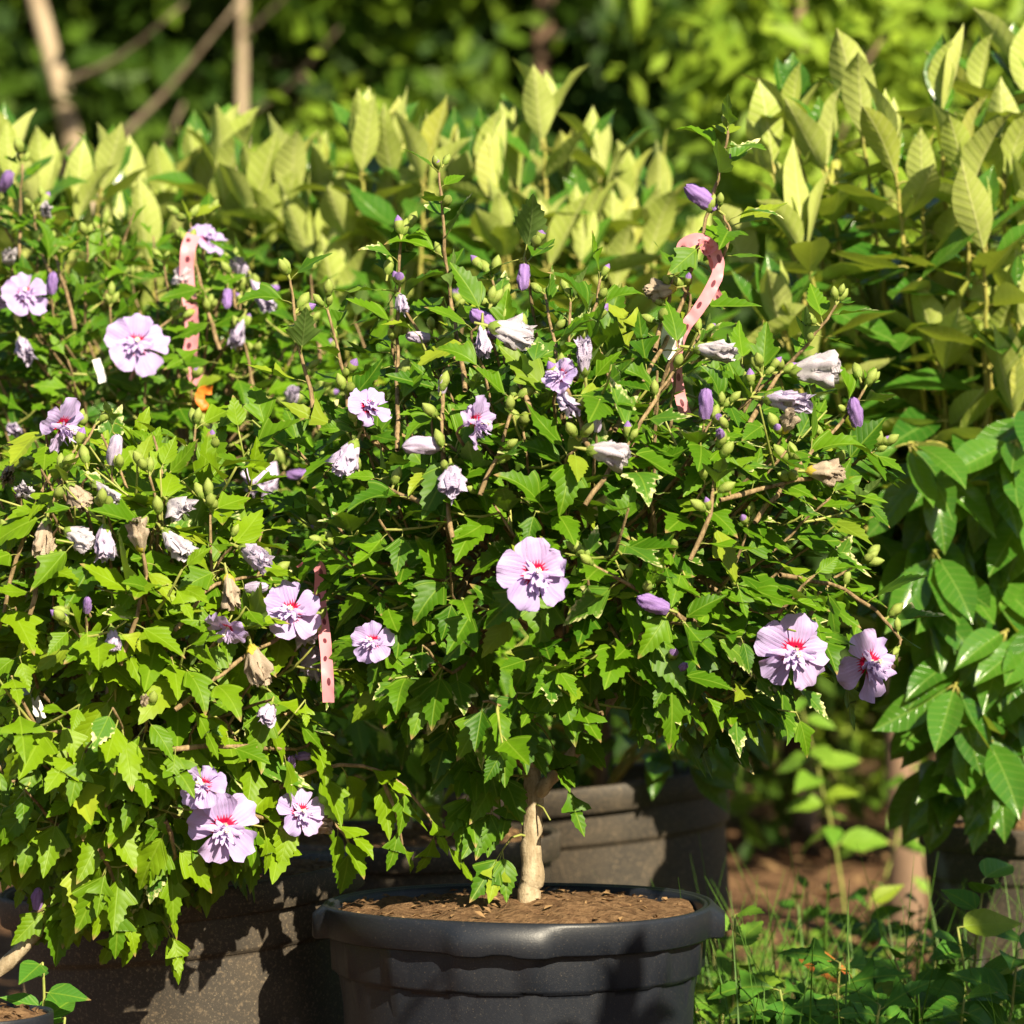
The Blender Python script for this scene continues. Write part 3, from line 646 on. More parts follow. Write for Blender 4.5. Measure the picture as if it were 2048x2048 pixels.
S2.auto(f2, C2, RAD2, 88, .070, HY, .023, lift=(-.25, -1.2), zmin=-1.0, sunny=1.0, budp=.35)
for pts in ([(560, 1575), (660, 1530), (770, 1545), (850, 1620), (880, 1680)], [(440, 1610), (560, 1640), (660, 1640), (700, 1690)], [(240, 1330), (290, 1170), (280, 1060)], [(60, 1230), (110, 1000), (190, 850)], [(350, 1420), (480, 1320), (620, 1240)], [(330, 1500), (480, 1490), (600, 1500), (640, 1450)],
            [(-20, 1330), (40, 1100), (95, 960), (150, 900)], [(350, 1260), (430, 1170), (540, 1150)], [(150, 1760), (120, 1800), (60, 1830)], [(330, 1640), (350, 1700), (330, 1760)], [(200, 1700), (230, 1760), (250, 1850)], [(420, 1560), (450, 1620), (470, 1700)], [(760, 1545), (790, 1620), (805, 1690)]):
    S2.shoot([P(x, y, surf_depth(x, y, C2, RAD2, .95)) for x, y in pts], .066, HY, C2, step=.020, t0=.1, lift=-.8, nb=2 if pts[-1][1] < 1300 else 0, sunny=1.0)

# back-left shrub and the one between
b3 = P(300, 1700, 4.78); b3.z = 0.0
S3 = Plant('rose_of_sharon', 'rose of Sharon behind, with a long spotted pink ribbon and orange tie', 'shrub', b3, 'rose of Sharon shrubs', 37)
C3 = P(270, 830, 4.72); RAD3 = (.30, .23, .24); S3.size, S3.keys, S3.lf = .054, HKB, -.05
f3 = P(300, 1250, 4.75); S3.branch([b3, b3.lerp(f3, .5)+Vector((.01, 0, 0)), f3], .013, .009, 'trunk', 'trunk', sides=8)
place_flowers(S3, FL3, C3, RAD3)
for x, y in ((375, 585), (392, 650), (372, 700), (396, 735)): S3.leaf(S3.R.choice(HKB), P(x+40, y-10, surf_depth(x, y, C3, RAD3)-.03), Vector((-1, -.2, S3.R.uniform(-.6, .1))), SUN+Vector((0, 0, .6)), .05)
S3.auto(f3, C3, RAD3, 92, .055, HKB, .021, zmin=-.7, budp=.5)
for pts in ([(60, 640), (40, 480), (45, 330)], [(150, 660), (125, 560), (100, 490)], [(110, 560), (80, 500), (70, 430)], [(520, 820), (500, 740), (484, 672)], [(440, 700), (400, 560), (378, 440)], [(480, 700), (470, 600), (465, 530)], [(640, 720), (625, 620), (622, 550)], [(260, 760), (300, 680), (340, 640)]):
    S3.shoot([P(x, y, surf_depth(x, y, C3, RAD3, .95)) for x, y in pts], .052, HKB, C3, step=.024, t0=.2, nb=4)
b4 = pot_pt(pot_mid, 0, 0, .395)
S4 = Plant('rose_of_sharon', 'shaded rose of Sharon standing in the half hidden dark pot', 'shrub', b4, 'rose of Sharon shrubs', 41)
C4 = P(770, 1120, 4.85); RAD4 = (.30, .22, .34); f4 = P(790, 1450, 4.86)
S4.branch([b4-Vector((0, 0, .02)), b4.lerp(f4, .5)+Vector((.01, 0, 0)), f4], .012, .008, 'trunk', 'trunk', sides=8)
for x, y in ((680, 1420), (730, 1500), (790, 1540), (860, 1480), (920, 1530), (960, 1430), (1010, 1500), (640, 1350), (890, 1380)):
    S4.shoot([f4, P((790+x)/2, y-40, 4.8), P(x, y, 4.72)], .062, HKB, C4, step=.016, t0=.2, lift=-.5, nb=0)
S4.auto(f4, C4, RAD4, 88, .062, HKB, .022, zmin=-.9, budp=.4)

# ------------------------------------------------------------------ laurel-like shrubs
LK = [f'laurel-{i}' for i in range(12)]
def spray(p, node, axis, n, L, spread=(.02, .45), low=4):
    """an upright shoot tip: a whorl of leaves round the axis, wider ones lower down"""
    R = p.R; axis = axis.normalized(); x = axis.orthogonal().normalized(); y = axis.cross(x); az = R.uniform(0, 6.3)
    for i in range(n):
        az += 2.4+R.uniform(-.3, .3); f = i/max(1, n-1); sp = spread[0]+(spread[1]-spread[0])*f+R.uniform(-.12, .12)
        out = x*math.cos(az)+y*math.sin(az); d = axis*math.cos(sp)+out*math.sin(sp)
        up = axis*math.sin(sp)-out*math.cos(sp)      # upper side faces the axis
        p.leaf(R.choice(LK), node-axis*(.006*i), d, up+Vector((R.uniform(-.3, .3),)*3), L*R.uniform(.7, 1.1)*(.75+.35*min(1, i/3)))
    for i in range(low):
        az += 2.4; q = node-axis*(.03+.028*i); out = x*math.cos(az)+y*math.sin(az); sp = R.uniform(.9, 1.6)
        d = axis*math.cos(sp)+out*math.sin(sp)+Vector((0, 0, -.1)); up = Vector((0, 0, 1))+axis*.3+Vector((R.uniform(-.4, .4),)*3)
        p.leaf(R.choice(LK), q, d, up, L*R.uniform(.85, 1.2))
def laurel(label, base, fork, tips, L, seed, n=6, low=5, droop=()):
    p = Plant('laurel_shrub', label, 'shrub', base, 'glossy broadleaf shrubs', seed)
    p.branch([base-Vector((0, 0, .02)), base.lerp(fork, .5)+Vector((.012, 0, 0)), fork], .014, .010, 'lbark', 'trunk', sides=8)
    for tp in tips:
        mid = fork.lerp(tp, .55)+Vector(((tp-fork).x*.15, 0, -.03)); cv = p.branch([fork, mid, tp], .0065, .0022, 'lstem', lump=.03)
        ax_ = (cv[-1]-cv[-3]).normalized()+Vector((p.R.uniform(-.25, .25), p.R.uniform(.15, .55), 1.2)); spray(p, tp, ax_, n+p.R.randrange(-1, 2), L, low=low)
        for q in (.34, .42, .5, .58, .66, .74, .82):
            i = int(q*len(cv)); a = p.R.uniform(0, 6.3); d = Vector((math.cos(a), math.sin(a), p.R.uniform(-.8, .5)))
            p.leaf(p.R.choice(LK), cv[i], d, Vector((p.R.uniform(-.3, .3), 0, .55))+SUN*.9, L*p.R.uniform(.9, 1.25))
    return p
RL = random.Random(8)
ROW = [(60, 'glossy shrub in the back row at the end beside the pink-ribboned shrub', 5.35), (420, 'glossy shrub in the back row behind the long pink ribbon', 5.5), (780, 'glossy shrub in the back row above the shaded rose of Sharon', 5.4), (1190, 'glossy back-row shrub with the tallest pale leaf, in the leaning pot', 5.38)]
TOPS = {60: [(-60, 360), (20, 330), (85, 390), (150, 420), (205, 365), (40, 480), (130, 530), (230, 480), (-30, 520), (190, 600)],
        420: [(255, 420), (330, 400), (395, 370), (450, 330), (510, 390), (300, 500), (380, 480), (470, 470), (540, 480), (240, 640), (610, 620)],
        780: [(575, 380), (650, 380), (725, 310), (790, 330), (850, 330), (905, 360), (620, 500), (700, 480), (780, 470), (860, 490), (930, 480), (680, 600), (820, 610)],
        1190: [(985, 370), (1030, 340), (1085, 255), (1140, 370), (1200, 340), (1255, 400), (1320, 400), (1010, 480), (1090, 500), (1160, 480), (1230, 540), (1300, 480), (1050, 600), (1180, 620), (1380, 560)]}
for px, lab, d in ROW:
    base = P(px, 0, d); base.z = 0.0
    if px == 1190: base = pot_pt(pot_back, .02, .02, .40)
    fork = P(px+RL.uniform(-20, 20), 1050, d)
    tips = [P(x, y, d+RL.uniform(-.16, .16)) for x, y in TOPS[px]]
    tips += [P(x+RL.uniform(-60, 60), y+RL.uniform(60, 160), d+RL.uniform(-.05, .35)) for x, y in TOPS[px][:6]]
    pl = laurel(lab, base, fork, tips, .108, 50+px, 8)
    for i in range(26):
        x, y = px+pl.R.uniform(-200, 200), pl.R.uniform(1080, 1520)
        if px == 1190 and x > 1330: continue
        tp = P(x, y, d+pl.R.uniform(-.1, .2)); st_ = P(px, y+40, d); cv = pl.branch([st_, st_.lerp(tp, .5)+Vector((0, 0, .02)), tp], .003, .0015, 'lstem', lump=.03)
        for q in range(4): pl.leaf(pl.R.choice(LK), tp, Vector((pl.R.uniform(-.9, .9), pl.R.uniform(-.8, .3), pl.R.uniform(-.9, .2))), SUN+Vector((0, 0, .5)), .11)
    if px == 1190:
        for x, y, z in ((1400, 1440, 5.2), (1370, 1520, 5.15), (1470, 1420, 5.25), (1330, 1490, 5.2)):
            tp = P(x, y, z); cv = pl.branch([base, base.lerp(tp, .5)+Vector((0, 0, .04)), tp], .003, .002, 'lstem', lump=.03)
            for q in range(4): pl.leaf(pl.R.choice(LK), tp, Vector((pl.R.uniform(-.6, .6), -.5, pl.R.uniform(-.9, .2))), Vector((0, -.7, .6)), .09)
bR = pot_pt(pot_right, -.02, 0, .40); fR = P(2010, 1330, 4.95)
TR = [(1585, 240), (1720, 235), (1790, 320), (1880, 220), (1955, 190), (2040, 160), (2110, 240), (1545, 330), (1650, 330), (1840, 380), (1930, 350), (2010, 330), (1600, 470), (1700, 470), (1790, 480), (1880, 480), (1970, 480), (2050, 470),
      (1500, 560), (1560, 640), (1660, 610), (1760, 640), (1850, 640), (1950, 600), (2040, 640), (1620, 740), (1740, 780), (1850, 780), (1940, 740), (2030, 800), (1690, 880), (1800, 930), (1910, 900), (2010, 950), (1780, 700), (1880, 710), (1980, 690), (1830, 850), (1960, 830), (2060, 880), (1870, 990), (1960, 1040), (2060, 1020), (1770, 1010), (1850, 1090), (2000, 1130)]
SR = laurel('tall glossy broadleaf shrub in the speckled pot', bR, fR, [P(x, y, 4.85+RL.uniform(-.16, .22)) for x, y in TR], .112, 99, 6, 6)
for i in range(64):                                       # large drooping lower leaves
    px, py = RL.uniform(1740, 2130), RL.uniform(860, 1600)
    if px < 1870 and py > 1400-.4*(1870-px): continue
    p1 = P(px, py-60, 4.72+RL.uniform(-.1, .2)); st = P(2000+RL.uniform(-60, 60), min(py+40, 1400), 4.93)
    cv = SR.branch([st, st.lerp(p1, .6)+Vector((0, 0, .02)), p1], .003, .0018, 'lstem', lump=.03)
    for q in range(4): SR.leaf(SR.R.choice(LK), p1, Vector((SR.R.uniform(-.8, .5), SR.R.uniform(-.8, .1), SR.R.uniform(-1.2, -.1))), SUN+Vector((SR.R.uniform(-.5, .5), -.3, .4)), RL.uniform(.088, .125))

# two unseen shrubs added off to the camera's right to shade pot and weeds
for lab, x, y, h, sd, wd in (('unseen glossy shrub added to shade the clean pot, left of its pair', .84, -1.62, 1.30, 201, .37), ('unseen glossy shrub added to shade the weeds, right of its pair', 1.68, -1.5, 1.78, 202, .58)):
    rg = random.Random(sd); tips = [Vector((x+wd*rg.uniform(-1, 1), y+.22*rg.uniform(-1, 1), rg.uniform(.35, h))) for _ in range(int(110*wd+22*h))]
    laurel(lab, Vector((x, y, 0)), Vector((x, y, .35)), tips, .115, sd, 6, 6)

# ------------------------------------------------------------------ link leaves: the largest in view one by one, the rest joined
zb = np.full((256, 256), -1, np.int32); allv = []
for p in PLANTS:
    for i, (key, M, c, L, nr) in enumerate(p.leaves): allv.append((proj(c)[2], p, i))
allv.sort(key=lambda q: q[0]); vis = {}
for d, p, i in allv:
    key, M, c, L, nr = p.leaves[i]
    if d < 3.0: continue
    px, py, _ = proj(c); r = (.20 if key.startswith('laurel') else .26)*L*FPX/d/8; cx, cy = px/8, py/8
    x0, x1, y0, y1 = int(max(0, cx-r)), int(min(255, cx+r)), int(max(0, cy-r)), int(min(255, cy+r))
    if x1 < x0 or y1 < y0: continue
    sub = zb[y0:y1+1, x0:x1+1]; vis[(id(p), i)] = int((sub < 0).sum()); sub[sub < 0] = 1
for p in PLANTS:
    order = sorted(range(len(p.leaves)), key=lambda i: -vis.get((id(p), i), 0))
    one = set(i for i in order[:300] if vis.get((id(p), i), 0) > 0)
    Vs, Us, Fs, Ms, off, mats = [], [], [], [], 0, []
    for i, (key, M, c, L, nr) in enumerate(p.leaves):
        if i in one: p.part('leaf', TM[key][1], M); continue
        tt = TM[key][0]; v = np.array(tt.V); m = np.array(p.inv @ M); Vs.append(v @ m[:3, :3].T+m[:3, 3]); Us.append(np.array(tt.UV))
        mm = [mats.index(a) if a in mats else (mats.append(a) or len(mats)-1) for a in tt.mats]
        Fs += [tuple(q+off for q in f) for f in tt.F]; Ms += [mm[q] for q in tt.MI]; off += len(v)
    if Vs:
        t = T(); t.V = np.concatenate(Vs).tolist(); t.UV = np.concatenate(Us).tolist(); t.F = Fs; t.MI = Ms; t.mats = mats
        o = link('foliage', t.mesh('foliage'), p.root); o['kind'] = 'stuff'
    print(p.root.name, 'leaves', len(p.leaves), 'single', len(one))
# ------------------------------------------------------------------ ribbons and tags
def ribbon_mat():
    k = NT('spotted_ribbon'); u, v = k.uv()
    fu = k.math('SUBTRACT', k.math('FRACT', k.math('MULTIPLY', u, 16.0)), .5); row = k.math('FLOOR', k.math('MULTIPLY', u, 16.0))
    vo = k.math('MULTIPLY', k.math('SUBTRACT', k.math('FRACT', k.math('MULTIPLY', row, .618)), .5), .75)
    dv = k.math('MULTIPLY', k.math('SUBTRACT', v, vo), .22*1.0)
    r = k.math('SQRT', k.math('ADD', k.math('POWER', k.math('MULTIPLY', fu, .9), 2.0), k.math('POWER', k.math('MULTIPLY', dv, 2.0), 2.0)))
    c = k.mix(k.ramp(r, .13, .15, 1, 0), (.86, .36, .42), (.16, .035, .055)); n = k.noise(60, 3, k.obj())
    return k.pbr(c, .42, .4, n, .25, .002, trans=(.85, .25, .32), tf=.3)
MAT['ribbon'] = ribbon_mat()
MAT['orange'] = plain('orange_tape', (.72, .17, .02), (.85, .27, .04), 50, .45, .4, .2, .002, (.8, .2, .02), .25)
MAT['red'] = plain('red_tape', (.60, .05, .012), (.75, .09, .02), 50, .45, .4, .2, .002)
MAT['white'] = plain('white_tag', (.74, .74, .72), (.82, .82, .82), 30, .5, .4, .1, .001)
MAT['blue'] = plain('blue_tag', (.30, .45, .55), (.42, .56, .64), 30, .5, .4, .1, .001)
def strip(t, pts, width, mat, twist=0.0, n=None, thick=.0006, rng=None, seed=0):
    n = n or len(pts)*7; cv = catmull(pts, n); L = 0; rows, uv = [], []
    for i in range(n):
        tn = (cv[min(i+1, n-1)]-cv[max(i-1, 0)]).normalized()
        if i: L += (cv[i]-cv[i-1]).length
        sd = tn.cross(Vector((0, 1, 0))); sd = sd.normalized() if sd.length > .05 else Vector((1, 0, 0))
        a = twist*math.sin(L*38+seed)+.5*noise.noise(Vector((L*30, seed, 0))); sd = (sd*math.cos(a)+tn.cross(sd)*math.sin(a)).normalized(); nr = sd.cross(tn)
        for f in (-1, -.5, 0, .5, 1):
            rows.append(cv[i]+sd*width*.5*f+nr*.0022*noise.noise(Vector((L*120, f*2, seed)))+nr*.0012*(1-f*f)); uv.append((L*2.2/.065*.065, f))
    t.grid(rows, uv, n, 5, mat)
def band(name, label, cat, pts, width, mat, group=None, twist=.5, seed=0, extra=()):
    o0 = Vector(pts[0]); t = T(); strip(t, [Vector(p)-o0 for p in pts], width, mat, twist, seed=seed)
    root = link(name, t.mesh(name)); root.location = o0; tag(root, label, cat, group)
    for nm, pp, wd, mt in extra:
        t = T(); strip(t, [Vector(p)-o0 for p in pp], wd, mt, .7, seed=seed+5); link(nm, t.mesh(nm), root)
    return root
def PP(lst, d): return [P(x, y, d+dz) for x, y, dz in lst]
dt = surf_depth(1395, 480, C1, RAD1, .93)
band('marker_ribbon', 'spotted pink ribbon knotted high on the tall bare shoot of the clean-potted shrub', 'ribbon',
     PP([(1352, 560, .02), (1368, 520, .0), (1366, 492, -.01), (1392, 478, -.014), (1416, 486, -.014), (1434, 512, -.012), (1436, 545, -.012), (1418, 585, -.014), (1396, 620, -.014), (1370, 655, -.014), (1356, 690, -.014), (1352, 735, -.014), (1360, 790, -.012), (1372, 832, -.01)], dt), .0135, 'ribbon', 'pink marker ribbons', .35, 1,
     (('ribbon_tail', PP([(1416, 486, -.006), (1432, 540, .01), (1428, 575, .0), (1436, 595, -.006)], dt), .012, 'ribbon'), ('ribbon_knot', PP([(1404, 500, -.018), (1410, 480, -.022), (1428, 494, -.018), (1412, 505, -.012), (1402, 488, -.018)], dt), .008, 'ribbon')))
d3 = surf_depth(380, 600, C3, RAD3)+.005
band('marker_ribbon', 'spotted pink ribbon hanging straight down the shrub behind, over an orange tie', 'ribbon',
     PP([(388, 468, .03), (376, 500, .01), (374, 560, .015), (382, 620, .0), (384, 670, .0), (380, 720, .0), (398, 770, .01)], d3), .0185, 'ribbon', 'pink marker ribbons', .2, 3)
band('orange_tie', 'short curled orange tape just below the long pink ribbon', 'tape', PP([(425, 780, 0), (405, 782, -.01), (400, 800, -.02), (412, 818, -.02), (408, 832, 0)], d3-.01), .012, 'orange', None, .5, 4)
d2 = 3.86
band('marker_ribbon', 'spotted pink ribbon dangling beside the sunlit yellow-green leaves', 'ribbon',
     PP([(600, 1142, .07), (622, 1128, .05), (640, 1140, .05), (640, 1200, .06), (648, 1260, .04), (654, 1330, 0), (657, 1405, 0)], d2), .0130, 'ribbon', 'pink marker ribbons', .25, 7)
band('plant_tag', 'white slip tag looped under the spotted ribbon of the tall shoot', 'tag', PP([(1352, 640, -.01), (1338, 665, -.022), (1338, 700, -.022), (1352, 710, -.02)], dt), .016, 'white', 'plant tags', .3, 2, (('tag_loop', PP([(1352, 640, -.01), (1364, 655, -.02), (1362, 690, -.02)], dt), .006, 'white'),))
band('plant_tag', 'pale blue and white slip tag on a thick stem of the spreading shrub', 'tag', PP([(40, 1345, 0), (46, 1385, 0), (52, 1420, .005)], 3.92), .017, 'blue', 'plant tags', .2, 5, (('tag_end', PP([(66, 1395, 0), (78, 1425, 0), (92, 1470, .0)], 3.92), .014, 'white'),))
band('plant_tag', 'narrow white tag strip beside the blurred open flower', 'tag', PP([(192, 718, 0), (200, 742, 0), (206, 765, 0)], surf_depth(200, 740, C3, RAD3)-.02), .010, 'white', 'plant tags', .2, 6)
band('red_strip', 'red plastic strip lying over the rim of the leaning pot', 'tape', PP([(1215, 1632, .0), (1235, 1628, -.005), (1260, 1620, -.005), (1280, 1610, 0)], 5.19), .009, 'red', None, .2, 8)

# ------------------------------------------------------------------ weeds
MAT['weed'] = hib_leaf_mat('weed_leaf', (.050, .165, .018), (.085, .225, .022), back=(.09, .18, .04))
MAT['weedl'] = hib_leaf_mat('pale_weed_leaf', (.10, .24, .02), (.19, .32, .03))
MAT['grass'] = plain('grass_blade', (.05, .14, .015), (.12, .24, .03), 20, .5, .3, .1, .001, (.2, .4, .02), .25)
MAT['fallen'] = plain('fallen_leaf', (.62, .30, .04), (.55, .07, .02), 26, .6, .3, .4, .001, (.6, .25, .02), .2)
RW = random.Random(77)
for i in range(5):
    reg(f'weed-{i}', leaf_tmpl(WEED, 'weed', RW, RW.uniform(.1, .4), RW.uniform(.1, .9), RW.uniform(.01, .05), RW.uniform(-.2, .2), .1))
    reg(f'weedl-{i}', leaf_tmpl(HIB['ovate'], 'weedl', RW, RW.uniform(.05, .3), RW.uniform(.1, .8), .03, 0, .25))
    reg(f'mugwort-{i}', leaf_tmpl(HIB['deep'], 'weed', RW, RW.uniform(.1, .3), RW.uniform(.2, .9), .08, 0, .1))
def weed(label, base, tip, key, n, L, spread=.9, name='weed', up=.35, seed=0, t0=.25):
    p = Plant(name, label, 'weed', Vector((base[0], base[1], 0)), 'weeds round the pots', seed); R = p.R
    b = Vector((base[0], base[1], -.01)); tip = Vector(tip); cv = p.branch([b, b.lerp(tip, .5)+Vector((R.uniform(-.02, .02), 0, .02)), tip], .0028, .0014, 'greentwig', 'stem', lump=.03)
    az = R.uniform(0, 6.3); W = []
    for i in range(n):
        f = (t0+(1-t0)*i/max(1, n-1))*(len(cv)-1); a = min(int(f), len(cv)-2); q = cv[a].lerp(cv[a+1], f-a); az += 2.4
        d = Vector((math.cos(az)*spread, math.sin(az)*spread, up+R.uniform(-.45, .3))); l = L*R.uniform(.7, 1.15)*(1-.25*(i/n)**2)
        M = frame(q+d.normalized()*l*.1, d, Vector((R.uniform(-.3, .3), -.8, 1))+SUN*.3, l)
        p.part('leaf', TM[f'{key}-{R.randrange(5)}'][1], M)
    return p
PLANTS = []
def wd(label, px, py, d, key, n, L, seed, dx=0, **kw):
    tp = P(px, py, d); return weed(label, (tp.x+dx, tp.y+.01), tp, key, n, L, seed=seed, **kw)
wd('broad-leaved weed with pointed leaves against the speckled brown pot', 1965, 1760, 4.30, 'weed', 11, .082, 1, t0=.45)
wd('bent broad-leaved weed with a big drooping heart leaf near the speckled pot', 1915, 1855, 4.25, 'weed', 8, .085, 2, t0=.5)
wd('low broad-leaved weed spreading flat under the two taller ones', 1930, 1990, 4.15, 'weed', 12, .078, 3, t0=.6, up=.05)
wd('broad-leaved weed at the foot of the speckled pot', 2035, 1900, 4.2, 'weed', 11, .08, 4, t0=.5)
wd('leaning weed with one smooth oval leaf beside the fallen leaf', 1790, 1920, 4.3, 'weed', 8, .075, 5, dx=.12, t0=.6)
wd('feathery cut-leaved mugwort plant in front of the fallen leaf', 1560, 1980, 4.12, 'mugwort', 22, .095, 6, t0=.5, up=.2)
wd('feathery mugwort with long toothed leaves reaching over bare earth', 1680, 1925, 4.2, 'mugwort', 16, .10, 7, t0=.6, up=.15)
wd('dark mugwort clump between the cut-leaved weed and the broad leaves', 1760, 2010, 4.1, 'mugwort', 18, .08, 8, t0=.5)
wd('round-leaved pale weed against the rim end of the clean pot', 1470, 1830, 4.25, 'weedl', 7, .06, 9, t0=.65, spread=.7)
wd('soft green weed under the rim of the clean pot', 1500, 1930, 4.3, 'weedl', 10, .06, 10, t0=.5)
wd('dim weed in the shade of the clean pot', 1440, 1990, 4.25, 'weedl', 10, .06, 11, t0=.5)
wd('thin upright weed with a reddish tip on the dappled earth', 1615, 1780, 5.2, 'weedl', 5, .035, 12, t0=.35, spread=.5)
wd('thin upright weed with a tufted top on the dappled earth', 1660, 1765, 5.3, 'weedl', 9, .028, 13, t0=.6, spread=.6)
wd('dark bushy weed between the two brown pots', 1745, 1770, 5.4, 'weed', 14, .07, 14, t0=.3)
wd('small dark weed beside the thin upright ones', 1590, 1800, 5.6, 'weed', 9, .06, 15, t0=.3)
wd('shaded bushy weed at the side of the speckled pot', 1840, 1810, 5.3, 'weed', 12, .06, 16, t0=.3)
wd('leafy weed in light and shade under the drooping branch', 85, 1925, 3.8, 'weed', 9, .065, 17, t0=.6, up=.2)
wd('weed sprig beside the low black pot edge', 130, 2035, 3.9, 'weed', 6, .05, 18, t0=.6)
wd('lime weed sprig under the paired open flowers far behind', 1600, 1395, 6.4, 'weedl', 16, .085, 19, dx=.10, t0=.45, spread=1.3, up=.0)
wd('lime weed sprig by the brown stump', 1860, 1330, 7.0, 'weedl', 14, .06, 20, dx=-.12, t0=.35, spread=1.2, up=-.1)
wd('trailing lime sprig hanging before the brown stump', 1875, 1560, 6.9, 'weedl', 10, .045, 21, t0=.3, spread=.5)

def blades(name, label, n, area, h, mat, seed, wdt=.0028):
    rg = random.Random(seed); t = T()
    for i in range(n):
        x, y = rg.uniform(*area[0]), rg.uniform(*area[1]); l = h*rg.uniform(.4, 1.1); a = rg.uniform(0, 6.3); lean = rg.uniform(.1, .9); pp = []
        dv = Vector((math.cos(a), math.sin(a), 0)); sd = Vector((-math.sin(a), math.cos(a), 0))
        for k in range(5):
            s = k/4; c = Vector((x, y, -.01))+dv*l*lean*s*s+Vector((0, 0, l*s*(1-.35*lean*s))); wv = wdt*(1-s*.92); pp += [c-sd*wv, c+sd*wv]
        t.grid(pp, [(0, 0)]*10, 5, 2, mat)
    o = link(name, t.mesh(name)); tag(o, label, 'grass', kind='stuff')
blades('grass', 'thin green grass blades between the pots and weeds', 800, ((.22, .80), (.0, .9)), .42, 'grass', 3)
def cover(name, label, n, area, mat_key, seed, sz, hmax):
    rg = random.Random(seed); t = T()
    for i in range(n):
        x, y = rg.uniform(*area[0]), rg.uniform(*area[1]); z = hmax*math.sqrt(rg.random())*(.35+.65*min(1, max(0, noise.noise(Vector((x*6, y*6, 3)))+.5)))
        for q in range(3):
            a = rg.uniform(0, 6.3); M = frame(Vector((x, y, z)), Vector((math.cos(a), math.sin(a), rg.uniform(-.1, .5))), Vector((0, -.2, 1)), sz*rg.uniform(.6, 1.3))
            c = T(); pp = [M @ Vector(v) for v in ((0, -.02, 0), (0, .02, 0), (.3, -.26, .04), (.3, .26, .04), (.75, -.24, .05), (.75, .24, .05), (1, -.03, -.02), (1, .03, -.02))]
            c.grid(pp, [(.1, -.02), (.1, .02), (.3, -.2), (.3, .2), (.7, -.2), (.7, .2), (.8, -.03), (.8, .03)], 4, 2, mat_key); t.add(c)
        if z > .02: tube(t, [(x, y, -.01), (x, y, z)], [.0012, .0009], 'greentwig', 3)
    o = link(name, t.mesh(name)); tag(o, label, 'ground cover', kind='stuff')
cover('ground_cover', 'low small-leaved green weeds covering the earth beside the clean pot', 1500, ((.20, .85), (.12, 1.1)), 'weed', 5, .026, .29)
cover('ground_cover', 'sparse pale small-leaved weeds on the dappled earth behind', 380, ((.3, 1.0), (1.0, 2.6)), 'weedl', 6, .028, .10)
# fallen leaf and litter
t = leaf_tmpl(LAUR, 'fallen', RW, .15, .5, .06, 0, .12, 'twig')
fl = link('fallen_leaf', t.mesh('fallen_leaf')); fp = P(1585, 1905, 4.42); fl.matrix_basis = frame(fp, Vector((1, -.1, -.32)), Vector((0, -.8, .8)), .09)
tag(fl, 'red and orange fallen leaf caught on the low weeds', 'leaf')
rg = random.Random(5); t = T()
for i in range(900):
    x, y = rg.uniform(-.6, 2.2), rg.uniform(.6, 6.5); l = rg.uniform(.01, .05); M = Matrix.Translation((x, y, .01+rg.uniform(0, .015))) @ Matrix.Rotation(rg.uniform(0, 6.3), 4, 'Z') @ Matrix.Rotation(rg.uniform(-.4, .4), 4, 'Y')
    t.grid([M @ Vector(v) for v in ((-l, -l*.4, 0), (-l*.6, l*.4, .004), (l*.4, -l*.4, .006), (l, l*.3, 0))], [(0, 0)]*4, 2, 2, 'chip')
tag(link('leaf_litter', t.mesh('leaf_litter', False)), 'dry brown leaf litter on the earth', 'leaf litter', kind='stuff')

# ------------------------------------------------------------------ background: stump, bushes, trees
MAT['tb1'] = bark_mat('pale_bark', (.26, .20, .13), (.46, .37, .25), (.14, .10, .07), 9)
MAT['tb2'] = bark_mat('brown_bark', (.13, .085, .055), (.26, .17, .11), (.07, .05, .035), 9)
def fol(name, a, b, tr):
    k = NT(name); c = k.mix(k.rnd(), a, b); return k.pbr(c, .55, .2, trans=tr, tf=.2)
MAT['f_dark'] = fol('dark_foliage', (.014, .042, .005), (.065, .125, .009), (.06, .13, .01))
MAT['f_mid'] = fol('mid_foliage', (.030, .078, .007), (.120, .200, .012), (.12, .22, .01))
MAT['f_lime'] = fol('lime_foliage', (.130, .230, .018), (.230, .330, .026), (.36, .50, .03))
MAT['f_blue'] = fol('cool_foliage', (.024, .070, .014), (.070, .145, .022), (.10, .22, .03))
def crown_mesh(pts, n_per, r, leaf, mat, rg):
    Vv, Ff, b = [], [], 0
    for c, k in pts:
        for i in range(n_per):
            q = Vector((rg.gauss(0, 1), rg.gauss(0, 1), rg.gauss(0, .75)))*r*k*.55; p = c+q
            nr = (q.normalized()*.6+Vector((rg.uniform(-1, 1), rg.uniform(-1, 1), rg.uniform(-.3, 1)))).normalized(); x = nr.orthogonal().normalized(); y = nr.cross(x); a = rg.uniform(0, 6.3); x, y = x*math.cos(a)+y*math.sin(a), y*math.cos(a)-x*math.sin(a)
            l = leaf*rg.uniform(.6, 1.3)
            Vv += [tuple(p-x*l*.5), tuple(p-y*l*.24+nr*l*.08), tuple(p+x*l*.5), tuple(p+y*l*.24+nr*l*.08)]; Ff += [(b, b+1, b+2), (b, b+2, b+3)]; b += 4
    t = T(); t.V = Vv; t.UV = [(0, 0)]*b; t.F = Ff; t.mats = [MAT[mat]]; t.MI = [0]*len(Ff); return t.mesh('crown', False)
